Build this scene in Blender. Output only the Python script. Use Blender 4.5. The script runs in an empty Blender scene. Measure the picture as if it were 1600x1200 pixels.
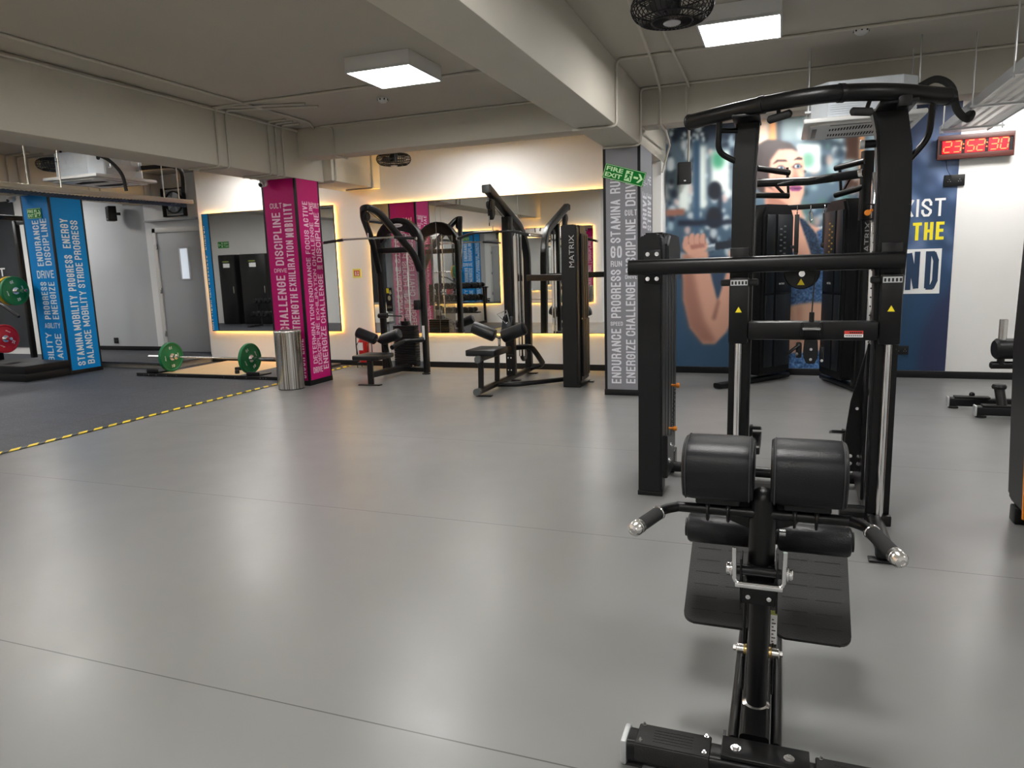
import bpy, bmesh, math, random
import numpy as np
from mathutils import Vector, Matrix
random.seed(4)
PI = math.pi
S = bpy.context.scene
C = S.collection

# ------------------------------------------------------------------ camera, world, exposure
F_PX, PITCH, ROLL, YAW, EYE = 1117.9, .163314, .0315327, .361952, 1.5
cy, sy, cp, sp, cr, sr = math.cos(YAW), math.sin(YAW), math.cos(PITCH), math.sin(PITCH), math.cos(ROLL), math.sin(ROLL)
fwd = np.array([-sy*cp, cy*cp, -sp]); right = np.array([cy, sy, 0.]); down = np.cross(fwd, right)
R_ = cr*right + sr*down; D_ = -sr*right + cr*down
VM = np.array([R_, D_, fwd])
cam = bpy.data.cameras.new('camera'); cam.sensor_width = 36; cam.lens = F_PX/1600*36; cam.clip_start = .05; cam.clip_end = 100
cam_o = bpy.data.objects.new('camera', cam); C.objects.link(cam_o)
cam_o.matrix_world = Matrix(((R_[0], -D_[0], -fwd[0], 0), (R_[1], -D_[1], -fwd[1], 0), (R_[2], -D_[2], -fwd[2], EYE), (0, 0, 0, 1)))
S.camera = cam_o
S.view_settings.view_transform = 'Standard'; S.view_settings.look = 'None'
S.view_settings.gamma = 1; S.view_settings.use_curve_mapping = False
S.view_settings.exposure = 1.75
PANEL = 13.0        # strength of the ceiling panels
LED = 17.0          # strength of the warm strips behind the mirrors
w = bpy.data.worlds.new('world'); S.world = w; w.use_nodes = True
w.node_tree.nodes['Background'].inputs[0].default_value = (.8, .85, 1, 1)
w.node_tree.nodes['Background'].inputs[1].default_value = .1
S.cycles.use_denoising = True
S.cycles.max_bounces = 10; S.cycles.diffuse_bounces = 5; S.cycles.glossy_bounces = 8
S.cycles.caustics_reflective = False; S.cycles.sample_clamp_indirect = 6

def ray(x, y): return VM.T @ np.array([(x-800)/F_PX, (y-600)/F_PX, 1.])
def aY(x, y, Y):
    r = ray(x, y); t = Y/r[1]; return Vector((r[0]*t, Y, EYE+r[2]*t))
def aX(x, y, X):
    r = ray(x, y); t = X/r[0]; return Vector((X, r[1]*t, EYE+r[2]*t))
def aZ(x, y, z):
    r = ray(x, y); t = (z-EYE)/r[2]; return Vector((r[0]*t, r[1]*t, z))
def proj(p):
    p = np.asarray(p, float) - np.array([0, 0, EYE]); c = p @ VM.T
    return np.stack([800+F_PX*c[..., 0]/c[..., 2], 600+F_PX*c[..., 1]/c[..., 2]], -1)
def zat(X, Y, ypx):                # height on the vertical line at X, Y that lies on picture row ypx
    lo, hi = -1., 4.5
    for _ in range(40):
        m = (lo+hi)/2
        if proj((X, Y, m))[1] > ypx: lo = m
        else: hi = m
    return (lo+hi)/2

# ------------------------------------------------------------------ materials
def lin(c): return tuple((v/12.92 if v <= .04045 else ((v+.055)/1.055)**2.4) for v in c)
def srgb(r, g, b): return lin((r/255, g/255, b/255))
MATS = {}
def mat(name, col, rough=.5, metal=0, bump=0, bscale=60, vary=0, vscale=4, emit=0, spec=.5, coat=0):
    if name in MATS: return MATS[name]
    m = bpy.data.materials.new(name); m.use_nodes = True; nt = m.node_tree; b = nt.nodes['Principled BSDF']
    b.inputs['Base Color'].default_value = (*col[:3], 1); b.inputs['Roughness'].default_value = rough
    b.inputs['Metallic'].default_value = metal; b.inputs['Specular IOR Level'].default_value = spec
    b.inputs['Coat Weight'].default_value = coat
    tc = nt.nodes.new('ShaderNodeTexCoord')
    if vary:
        n = nt.nodes.new('ShaderNodeTexNoise'); n.inputs['Scale'].default_value = vscale; n.inputs['Detail'].default_value = 5
        nt.links.new(tc.outputs['Object'], n.inputs['Vector'])
        mp = nt.nodes.new('ShaderNodeMapRange'); mp.inputs['To Min'].default_value = 1-vary; mp.inputs['To Max'].default_value = 1+vary
        nt.links.new(n.outputs['Fac'], mp.inputs['Value'])
        vm = nt.nodes.new('ShaderNodeVectorMath'); vm.operation = 'SCALE'; vm.inputs[0].default_value = col[:3]
        nt.links.new(mp.outputs[0], vm.inputs['Scale']); nt.links.new(vm.outputs[0], b.inputs['Base Color'])
    if bump:
        n = nt.nodes.new('ShaderNodeTexNoise'); n.inputs['Scale'].default_value = bscale; n.inputs['Detail'].default_value = 3
        nt.links.new(tc.outputs['Object'], n.inputs['Vector'])
        bp = nt.nodes.new('ShaderNodeBump'); bp.inputs['Strength'].default_value = bump; bp.inputs['Distance'].default_value = .01
        nt.links.new(n.outputs['Fac'], bp.inputs['Height']); nt.links.new(bp.outputs[0], b.inputs['Normal'])
    if emit:
        b.inputs['Emission Color'].default_value = (*col[:3], 1); b.inputs['Emission Strength'].default_value = emit
    MATS[name] = m; return m

BLK = mat('black powder coat', (.0038, .0038, .0042), .34, spec=.33, vary=.2, vscale=8, bump=.05, bscale=400)
BLK2 = mat('black plastic shroud', (.0055, .0058, .0066), .40, spec=.33, bump=.04, bscale=200)
SHR = mat('charcoal shroud panel', (.011, .014, .017), .40, spec=.4)
VINYL = mat('black vinyl', (.0045, .005, .0068), .38, spec=.42, bump=.12, bscale=260)
RUB = mat('black rubber', (.009, .009, .009), .6, bump=.2, bscale=300)
GRIP = mat('knurled grip rubber', (.016, .016, .017), .75, bump=.5, bscale=500)
CHR = mat('chrome', (.85, .85, .86), .12, 1)
STL = mat('brushed steel', (.72, .71, .69), .25, 1, vary=.08, vscale=20)
ALU = mat('satin aluminium', (.62, .63, .64), .4, .7)
GALV = mat('galvanised sheet', (.70, .75, .80), .42, .35, vary=.1, vscale=9)
WHT = mat('white paint', (.76, .755, .74), .7, bump=.05, bscale=90, vary=.02)
CEIL = mat('taupe ceiling paint', srgb(186, 181, 170), .8, bump=.12, bscale=30, vary=.04, vscale=1.2)
BEAM = mat('taupe beam paint', srgb(202, 197, 185), .75, bump=.15, bscale=22, vary=.04, vscale=1.5)
COND = mat('painted conduit', srgb(196, 191, 180), .55, vary=.05)
CREAM = mat('cream steel channel', (.72, .68, .58), .5, vary=.05)
SIDEG = mat('grey wall paint', (.42, .43, .44), .7, bump=.05, bscale=90)
DOORG = mat('grey door paint', (.36, .37, .38), .5)
BLKM = mat('black trim', (.006, .006, .007), .45, spec=.3)
BLUE = mat('blue vinyl wrap', srgb(0, 136, 214), .5, spec=.2)
PINK = mat('magenta vinyl wrap', srgb(192, 22, 112), .5, spec=.2)
GREY = mat('grey vinyl wrap', srgb(128, 128, 134), .45)
LETB = mat('pale lettering on blue', srgb(218, 232, 240), .5)
LETP = mat('pale lettering on magenta', srgb(240, 200, 220), .5)
LETG = mat('pale lettering on grey', srgb(215, 215, 222), .5)
LETW = mat('white lettering', (.8, .8, .8), .5)
LETY = mat('yellow lettering', srgb(235, 220, 40), .5)
NAVY = mat('navy print', srgb(24, 52, 84), .5)
LGREY = mat('dim grey lettering', (.3, .3, .3), .4)
YEL = mat('yellow sticker', srgb(235, 215, 30), .5)
REDS = mat('red sticker', srgb(200, 60, 50), .5)
ORG = mat('orange plastic', srgb(240, 140, 20), .4)
GRN = mat('green rubber plate', srgb(0, 112, 62), .5, bump=.05, bscale=200)
REDP = mat('red rubber plate', srgb(180, 20, 40), .5)
YELP = mat('yellow rubber plate', srgb(225, 180, 30), .5)
REDX = mat('fire red paint', srgb(190, 20, 20), .3)
SIGN = mat('green exit sign', srgb(0, 122, 40), .5, spec=.2)
SIGNL = mat('glow sign legend', srgb(200, 245, 190), .5)
AMB = mat('warm led', (1, .56, .12), emit=LED)
LAMP = mat('lit panel diffuser', (1, .98, .95), emit=PANEL)
CLKF = mat('clock red face', (.50, .0, .012), .3, emit=.22)
CLKD = mat('clock lit segment', (1, .15, .05), .3, emit=.75)
BROWN = mat('reddish brown frame', srgb(70, 26, 18), .4)
ROPE = mat('blue grey rope', srgb(70, 88, 112), .8, bump=.4, bscale=150)
ACW = mat('off white plastic', (.66, .66, .65), .4)
DARK = mat('dark slot', (.01, .01, .01), .8)
MIR = mat('mirror silvering', (.86, .87, .86), .015, 1)
CONC = mat('rough concrete kerb', (.28, .26, .23), .85, bump=.4, bscale=40, vary=.25, vscale=12)
FOAM = mat('black insulation foam', (.02, .02, .02), .9, bump=.5, bscale=60)

def nodes_mat(name, build, rough=.5):
    m = bpy.data.materials.new(name); m.use_nodes = True; nt = m.node_tree; b = nt.nodes['Principled BSDF']
    b.inputs['Roughness'].default_value = rough; build(nt, b); MATS[name] = m; return m
def M_(nt, op, a, b=None):
    n = nt.nodes.new('ShaderNodeMath'); n.operation = op
    for i, v in enumerate((a, b)):
        if v is None: continue
        if isinstance(v, (int, float)): n.inputs[i].default_value = v
        else: nt.links.new(v, n.inputs[i])
    return n.outputs[0]
def mixc(nt, f, a, b):
    n = nt.nodes.new('ShaderNodeMix'); n.data_type = 'RGBA'
    if isinstance(f, (int, float)): n.inputs['Factor'].default_value = f
    else: nt.links.new(f, n.inputs['Factor'])
    for k, v in (('A', a), ('B', b)):
        sock = [s for s in n.inputs if s.name == k and s.type == 'RGBA'][0]
        if isinstance(v, tuple): sock.default_value = (*v[:3], 1)
        else: nt.links.new(v, sock)
    return [s for s in n.outputs if s.type == 'RGBA'][0]
def xyz(nt):
    tc = nt.nodes.new('ShaderNodeTexCoord'); s = nt.nodes.new('ShaderNodeSeparateXYZ'); nt.links.new(tc.outputs['Object'], s.inputs[0]); return tc, s
def noise(nt, tc, sc, det=4):
    n = nt.nodes.new('ShaderNodeTexNoise'); n.inputs['Scale'].default_value = sc; n.inputs['Detail'].default_value = det
    nt.links.new(tc.outputs['Object'], n.inputs['Vector']); return n.outputs['Fac']
def floor_nodes(nt, b):
    tc, s = xyz(nt)
    m = M_(nt, 'ABSOLUTE', M_(nt, 'SUBTRACT', M_(nt, 'PINGPONG', M_(nt, 'ADD', s.outputs[1], 1.86*50-.01), .93), 0.0))
    seam = M_(nt, 'LESS_THAN', m, .0028)
    n1 = noise(nt, tc, 1.3); n2 = noise(nt, tc, 400, 2)
    base = mixc(nt, n1, (.205, .207, .205), (.235, .236, .232))
    base = mixc(nt, M_(nt, 'MULTIPLY', n2, .12), base, (.12, .12, .12))
    nt.links.new(mixc(nt, seam, base, (.07, .07, .07)), b.inputs['Base Color'])
    r = M_(nt, 'ADD', M_(nt, 'MULTIPLY', noise(nt, tc, 3), .14), .25)
    nt.links.new(r, b.inputs['Roughness'])
    bp = nt.nodes.new('ShaderNodeBump'); bp.inputs['Strength'].default_value = .06; bp.inputs['Distance'].default_value = .002
    nt.links.new(n2, bp.inputs['Height']); nt.links.new(bp.outputs[0], b.inputs['Normal'])
FLOOR = nodes_mat('grey vinyl floor', floor_nodes)
def rub_nodes(nt, b):
    tc, s = xyz(nt)
    lines = M_(nt, 'MAXIMUM', M_(nt, 'LESS_THAN', M_(nt, 'PINGPONG', M_(nt, 'ADD', s.outputs[0], 50), .5), .004),
               M_(nt, 'LESS_THAN', M_(nt, 'PINGPONG', M_(nt, 'ADD', s.outputs[1], 50.3), .5), .004))
    f = noise(nt, tc, 2.5); g = noise(nt, tc, 90, 2)
    base = mixc(nt, f, (.030, .033, .042), (.055, .060, .072))
    base = mixc(nt, M_(nt, 'GREATER_THAN', g, .66), base, (.16, .17, .19))
    nt.links.new(mixc(nt, lines, base, (.012, .012, .014)), b.inputs['Base Color'])
RUBF = nodes_mat('speckled rubber tiles', rub_nodes, .6)
def tape_nodes(nt, b):
    tc, s = xyz(nt)
    v = M_(nt, 'PINGPONG', M_(nt, 'ADD', M_(nt, 'ADD', s.outputs[1], M_(nt, 'MULTIPLY', s.outputs[0], 1.0)), 50), .085)
    nt.links.new(mixc(nt, M_(nt, 'GREATER_THAN', v, .036), (.02, .02, .02), srgb(250, 222, 30)), b.inputs['Base Color'])
TAPE = nodes_mat('hazard tape', tape_nodes, .4)
def wood_nodes(nt, b):
    tc, s = xyz(nt)
    mp = nt.nodes.new('ShaderNodeMapping'); mp.inputs['Scale'].default_value = (30, 1.5, 1); nt.links.new(tc.outputs['Object'], mp.inputs[0])
    n = nt.nodes.new('ShaderNodeTexNoise'); n.inputs['Scale'].default_value = 2; nt.links.new(mp.outputs[0], n.inputs['Vector'])
    base = mixc(nt, n.outputs['Fac'], srgb(205, 170, 125), srgb(228, 198, 155))
    ln = M_(nt, 'LESS_THAN', M_(nt, 'PINGPONG', M_(nt, 'ADD', s.outputs[0], 20), .045), .0012)
    nt.links.new(mixc(nt, ln, base, srgb(150, 115, 80)), b.inputs['Base Color'])
WOOD = nodes_mat('pale oak boards', wood_nodes, .45)
def bin_nodes(nt, b):
    tc, s = xyz(nt); b.inputs['Metallic'].default_value = 1
    mp = nt.nodes.new('ShaderNodeMapping'); mp.inputs['Scale'].default_value = (40, 40, .4); nt.links.new(tc.outputs['Object'], mp.inputs[0])
    n = nt.nodes.new('ShaderNodeTexNoise'); n.inputs['Scale'].default_value = 1.6; n.inputs['Detail'].default_value = 2; nt.links.new(mp.outputs[0], n.inputs['Vector'])
    mr = nt.nodes.new('ShaderNodeMapRange'); mr.inputs['From Min'].default_value = .38; mr.inputs['From Max'].default_value = .62; nt.links.new(n.outputs['Fac'], mr.inputs['Value'])
    nt.links.new(mixc(nt, mr.outputs[0], (.20, .17, .14), (.95, .93, .9)), b.inputs['Base Color'])
    bp = nt.nodes.new('ShaderNodeBump'); bp.inputs['Strength'].default_value = .5; bp.inputs['Distance'].default_value = .006
    nt.links.new(n.outputs['Fac'], bp.inputs['Height']); nt.links.new(bp.outputs[0], b.inputs['Normal'])
BINM = nodes_mat('streaky stainless steel', bin_nodes, .22)
def mesh_nodes(nt, b):
    tc, s = xyz(nt)
    v = M_(nt, 'PINGPONG', M_(nt, 'ADD', M_(nt, 'ADD', s.outputs[0], s.outputs[1]), 50), .006)
    v2 = M_(nt, 'PINGPONG', M_(nt, 'ADD', M_(nt, 'SUBTRACT', s.outputs[0], s.outputs[1]), 50), .006)
    a = M_(nt, 'MAXIMUM', M_(nt, 'LESS_THAN', v, .0028), M_(nt, 'LESS_THAN', v2, .0028))
    b.inputs['Base Color'].default_value = (.5, .5, .48, 1); b.inputs['Metallic'].default_value = .5
    nt.links.new(a, b.inputs['Alpha'])
MESHM = nodes_mat('expanded metal', mesh_nodes, .45)
def glass_nodes(nt, b):
    b.inputs['Base Color'].default_value = (.7, .75, .8, 1); b.inputs['Roughness'].default_value = .05; b.inputs['Alpha'].default_value = .25
CLEAR = nodes_mat('smoked clear acrylic', glass_nodes, .05)

# ------------------------------------------------------------------ object helpers
def thing(name, label, cat, loc=(0, 0, 0), rz=0, group=None):
    o = bpy.data.objects.new(name, None); C.objects.link(o); o.empty_display_size = .1
    o.location = loc; o.rotation_euler = (0, 0, rz); o['label'] = label; o['category'] = cat
    if group: o['group'] = group
    return o
def tag(o, label, cat, group=None):
    o['label'] = label; o['category'] = cat
    if group: o['group'] = group
    return o
def wm(o):
    m = Matrix.Translation(o.location) @ Matrix.Rotation(o.rotation_euler.z, 4, 'Z')
    return wm(o.parent) @ m if o.parent else m

class MB:
    def __init__(s): s.v = []; s.f = []; s.ch = []; s.mk = []
    def add(s, vs, fs, M=None):
        n = len(s.v); s.ch.append((n, len(s.f)))
        s.v += [tuple(M @ Vector(p)) if M else tuple(p) for p in vs]
        s.f += [tuple(i+n for i in f) for f in fs]; return s
    def mark(s): s.mk.append((len(s.v), len(s.f)))
    def each(s, name, m, parent=None, **k):      # one object for every piece
        st = ([(0, 0)]+s.mk[:-1]) if s.mk else s.ch; en = st[1:]+[(len(s.v), len(s.f))]; out = []
        for (a, b), (c, d) in zip(st, en):
            q = MB(); q.v = s.v[a:c]; q.f = [tuple(i-a for i in f) for f in s.f[b:d]]; out.append(q.build(name, m, parent, **k))
        return out
    def bm(s, b, M=None):
        b.verts.index_update(); vs = [v.co.copy() for v in b.verts]; fs = [[v.index for v in f.verts] for f in b.faces]; b.free(); return s.add(vs, fs, M)
    def box(s, x0, x1, y0, y1, z0, z1, bev=0, M=None, seg=2):
        b = bmesh.new(); bmesh.ops.create_cube(b, size=1)
        for v in b.verts: v.co = ((x0+x1)/2+v.co.x*(x1-x0), (y0+y1)/2+v.co.y*(y1-y0), (z0+z1)/2+v.co.z*(z1-z0))
        if bev: bmesh.ops.bevel(b, geom=b.edges[:], offset=bev, segments=seg, profile=.5, affect='EDGES')
        return s.bm(b, M)
    def obox(s, c, size, M3=None, bev=0, seg=2):       # box about a centre with a rotation
        m = Matrix.Translation(c) @ (M3.to_4x4() if M3 else Matrix())
        a, b_, d = [q/2 for q in size]; return s.box(-a, a, -b_, b_, -d, d, bev, m, seg)
    def sweep(s, pts, prof, closed=False, up=None):
        pts = [Vector(p) for p in pts]; n = len(pts); k = len(prof)
        T = []
        for i in range(n):
            a = pts[(i-1) % n] if (closed or i) else pts[i]; b = pts[(i+1) % n] if (closed or i < n-1) else pts[i]
            T.append((b-a).normalized())
        U = Vector(up) if up else (Vector((0, 0, 1)) if abs(T[0].z) < .9 else Vector((0, 1, 0)))
        vs = []; N = None
        for i in range(n):
            if up or N is None: N = (U - T[i]*U.dot(T[i])).normalized()
            else: N = (N - T[i]*N.dot(T[i])).normalized()
            B = T[i].cross(N)
            sc = 1
            if (closed or 0 < i < n-1):
                a = (pts[i]-pts[i-1]).normalized(); b = (pts[(i+1) % n]-pts[i]).normalized()
                sc = 1/max(.5, math.sqrt(max(0.05, (1+a.dot(b))/2)))
            vs += [pts[i]+B*p[0]*(sc if len(prof) < 9 else 1)+N*p[1] for p in prof]
        fs = []
        m = n if closed else n-1
        for i in range(m):
            j = (i+1) % n
            for q in range(k): fs.append((i*k+q, i*k+(q+1) % k, j*k+(q+1) % k, j*k+q))
        if not closed: fs += [tuple(range(k))[::-1], tuple((n-1)*k+q for q in range(k))]
        return s.add(vs, fs)
    def tube(s, pts, r, seg=12, closed=False, fil=0):
        if fil: pts = fillet(pts, fil)
        return s.sweep(pts, [(r*math.cos(2*PI*q/seg), r*math.sin(2*PI*q/seg)) for q in range(seg)], closed)
    def bar(s, pts, w, h, bev=.008, fil=0, up=None, closed=False):   # rectangular tube with rounded corners
        if fil: pts = fillet(pts, fil)
        return s.sweep(pts, rrect(w, h, bev), closed, up)
    def cyl(s, a, b, r, r2=None, seg=20, bev=0):
        a = Vector(a); b = Vector(b); r2 = r if r2 is None else r2; d = (b-a); L = d.length
        prof = [(0, 0), (r-bev, 0), (r, bev), (r2, L-bev), (r2-bev, L), (0, L)] if bev else [(0, 0), (r, 0), (r2, L), (0, L)]
        return s.lathe(prof, a, d, seg)
    def lathe(s, prof, o=(0, 0, 0), d=(0, 0, 1), seg=24):
        q = Vector(d).normalized().to_track_quat('Z', 'Y').to_matrix().to_4x4(); M = Matrix.Translation(o) @ q
        vs = []; idx = []
        for r, z in prof:
            if abs(r) < 1e-7: idx.append([len(vs)]); vs.append((0, 0, z))
            else: idx.append([len(vs)+k for k in range(seg)]); vs += [(r*math.cos(2*PI*k/seg), r*math.sin(2*PI*k/seg), z) for k in range(seg)]
        fs = []
        for a, b in zip(idx, idx[1:]):
            for k in range(seg):
                l = (k+1) % seg
                if len(a) == 1 and len(b) > 1: fs.append((a[0], b[k], b[l]))
                elif len(b) == 1 and len(a) > 1: fs.append((a[k], a[l], b[0]))
                elif len(a) > 1: fs.append((a[k], a[l], b[l], b[k]))
        fs = [f[::-1] if False else f for f in fs]
        return s.add(vs, fs, M)
    def ball(s, c, r, sc=(1, 1, 1)):
        b = bmesh.new(); bmesh.ops.create_uvsphere(b, u_segments=20, v_segments=12, radius=r)
        return s.bm(b, Matrix.Translation(c) @ Matrix.Diagonal((*sc, 1)))
    def prism(s, poly, a, b, axis='y', bev=0):          # outline extruded from a to b along an axis
        def P(u, v, t): return {'y': (u, t, v), 'x': (t, u, v), 'z': (u, v, t)}[axis]
        n = len(poly); bmm = bmesh.new()
        A = [bmm.verts.new(P(u, v, a)) for u, v in poly]; B = [bmm.verts.new(P(u, v, b)) for u, v in poly]
        bmm.faces.new(A); bmm.faces.new(B[::-1])
        for i in range(n): bmm.faces.new((A[i], B[i], B[(i+1) % n], A[(i+1) % n]))
        bmesh.ops.recalc_face_normals(bmm, faces=bmm.faces[:])
        if bev: bmesh.ops.bevel(bmm, geom=bmm.edges[:], offset=bev, segments=2, affect='EDGES')
        return s.bm(bmm)
    def quad(s, pts): return s.add(pts, [tuple(range(len(pts)))])
    def build(s, name, m, parent=None, local=False, smooth=True, sharp=.6):
        me = bpy.data.meshes.new(name); inv = None
        if parent and not local: inv = wm(parent).inverted()
        vs = [tuple(inv @ Vector(p)) for p in s.v] if inv else s.v
        me.from_pydata(vs, [], s.f); me.update()
        b = bmesh.new(); b.from_mesh(me); bmesh.ops.recalc_face_normals(b, faces=b.faces[:])
        for f in b.faces: f.smooth = smooth
        for e in b.edges:
            if len(e.link_faces) == 2 and e.calc_face_angle(0) > sharp: e.smooth = False
        b.to_mesh(me); b.free()
        me.materials.append(m)
        o = bpy.data.objects.new(name, me); C.objects.link(o); o.parent = parent; return o
def rrect(w, h, r, n=3):
    out = []; r = min(r, w/2-1e-4, h/2-1e-4)
    for cx, cy_, a0 in ((w/2-r, h/2-r, 0), (-w/2+r, h/2-r, PI/2), (-w/2+r, -h/2+r, PI), (w/2-r, -h/2+r, 1.5*PI)):
        for i in range(n+1):
            a = a0+PI/2*i/n; out.append((cx+r*math.cos(a), cy_+r*math.sin(a)))
    return out
def fillet(pts, r, n=6):
    pts = [Vector(p) for p in pts]; out = [pts[0]]
    for i in range(1, len(pts)-1):
        a = pts[i-1]-pts[i]; b = pts[i+1]-pts[i]; d = min(r, a.length*.48, b.length*.48)
        A = pts[i]+a.normalized()*d; B = pts[i]+b.normalized()*d
        for k in range(n+1):
            t = k/n; out.append(A*(1-t)**2+pts[i]*2*t*(1-t)+B*t*t)
    out.append(pts[-1]); return out
def smoothpts(pts, n=8):
    pts = [Vector(p) for p in pts]; P = [pts[0]*2-pts[1]]+pts+[pts[-1]*2-pts[-2]]; out = []
    for i in range(1, len(P)-2):
        for k in range(n):
            t = k/n; a, b, c, d = P[i-1:i+3]
            out.append(.5*((2*b)+(c-a)*t+(2*a-5*b+4*c-d)*t*t+(3*b-a-3*c+d)*t**3))
    out.append(pts[-1]); return out
def rot(axis, deg): return Matrix.Rotation(math.radians(deg), 3, axis)
def struct(o): o['kind'] = 'structure'; return o
def Bx(name, m, parent, *a, bev=0, **k):
    b = MB(); b.box(*a, bev=bev); return b.build(name, m, parent, **k)
def dup(root, loc=None, label=None, group=None, rz=None):
    def cp(o, par):
        c = o.copy(); C.objects.link(c); c.parent = par
        for ch in list(o.children): cp(ch, c)
        return c
    r = cp(root, None)
    if loc is not None: r.location = loc
    if rz is not None: r.rotation_euler = (0, 0, rz)
    if label: r['label'] = label
    if group: r['group'] = group
    return r

# lettering -----------------------------------------------------------
_tc = {}
def glyphs(t, bold=.012):
    if (t, bold) in _tc: return _tc[(t, bold)]
    cu = bpy.data.curves.new('tmp', 'FONT'); cu.body = t; cu.offset = bold; cu.resolution_u = 2
    o = bpy.data.objects.new('tmp', cu); C.objects.link(o)
    me = bpy.data.meshes.new_from_object(o.evaluated_get(bpy.context.evaluated_depsgraph_get()))
    v = np.array([p.co[:] for p in me.vertices]); f = [tuple(p.vertices) for p in me.polygons]
    bpy.data.objects.remove(o); bpy.data.curves.remove(cu); bpy.data.meshes.remove(me)
    lo = v.min(0); hi = v.max(0); v = (v-lo)/np.maximum(hi-lo, 1e-6)
    _tc[(t, bold)] = (v[:, :2], f); return _tc[(t, bold)]
def letter(mb, t, O, U, V, bold=.012):
    """puts text into the parallelogram O, O+U, O+V"""
    v, f = glyphs(t, bold); O, U, V = Vector(O), Vector(U), Vector(V)
    mb.add([O+U*float(a)+V*float(b) for a, b in v], f); return mb

# condensed block capitals drawn as strokes of constant weight
def _rnd(k=.22):
    return [(0, k), (0, 1-k), (k, 1), (1-k, 1), (1, 1-k), (1, k), (1-k, 0), (k, 0), (0, k)]
FONT = {
 'A': (1, [[(0, 0), (.5, 1), (1, 0)], [(.18, .3), (.82, .3)]]), 'B': (1, [[(0, 0), (0, 1), (.75, 1), (1, .86), (1, .66), (.75, .53), (0, .53)], [(.75, .53), (1, .4), (1, .14), (.75, 0), (0, 0)]]),
 'C': (1, [[(1, .68), (1, .8), (.75, 1), (.25, 1), (0, .8), (0, .2), (.25, 0), (.75, 0), (1, .2), (1, .32)]]), 'D': (1, [[(0, 0), (0, 1), (.65, 1), (1, .8), (1, .2), (.65, 0), (0, 0)]]),
 'E': (.85, [[(1, 1), (0, 1), (0, 0), (1, 0)], [(0, .52), (.85, .52)]]), 'F': (.82, [[(1, 1), (0, 1), (0, 0)], [(0, .5), (.85, .5)]]),
 'G': (1, [[(1, .7), (1, .8), (.75, 1), (.25, 1), (0, .8), (0, .2), (.25, 0), (.75, 0), (1, .2), (1, .48), (.58, .48)]]), 'H': (1, [[(0, 0), (0, 1)], [(1, 0), (1, 1)], [(0, .51), (1, .51)]]),
 'I': (0, [[(.5, 0), (.5, 1)]]), 'L': (.8, [[(0, 1), (0, 0), (1, 0)]]), 'M': (1.45, [[(0, 0), (0, 1), (.5, .15), (1, 1), (1, 0)]]), 'N': (1.05, [[(0, 0), (0, 1), (1, 0), (1, 1)]]),
 'O': (1, [_rnd()]), 'P': (1, [[(0, 0), (0, 1), (.75, 1), (1, .84), (1, .6), (.75, .44), (0, .44)]]), 'R': (1, [[(0, 0), (0, 1), (.75, 1), (1, .86), (1, .64), (.75, .5), (0, .5)], [(.7, .5), (1, .36), (1, 0)]]),
 'S': (1, [[(1, .7), (1, .82), (.75, 1), (.25, 1), (0, .82), (0, .7), (1, .32), (1, .18), (.75, 0), (.25, 0), (0, .18), (0, .3)]]), 'T': (1, [[(0, 1), (1, 1)], [(.5, 1), (.5, 0)]]),
 'U': (1, [[(0, 1), (0, .2), (.25, 0), (.75, 0), (1, .2), (1, 1)]]), 'V': (1.05, [[(0, 1), (.5, 0), (1, 1)]]), 'X': (1.05, [[(0, 0), (1, 1)], [(0, 1), (1, 0)]]), 'Y': (1.05, [[(0, 1), (.5, .48), (1, 1)], [(.5, .48), (.5, 0)]]),
 'Z': (.95, [[(0, 1), (1, 1), (0, 0), (1, 0)]]), 'K': (1, [[(0, 0), (0, 1)], [(1, 1), (0, .4)], [(.35, .6), (1, 0)]]), ' ': (.5, []),
}
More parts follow.
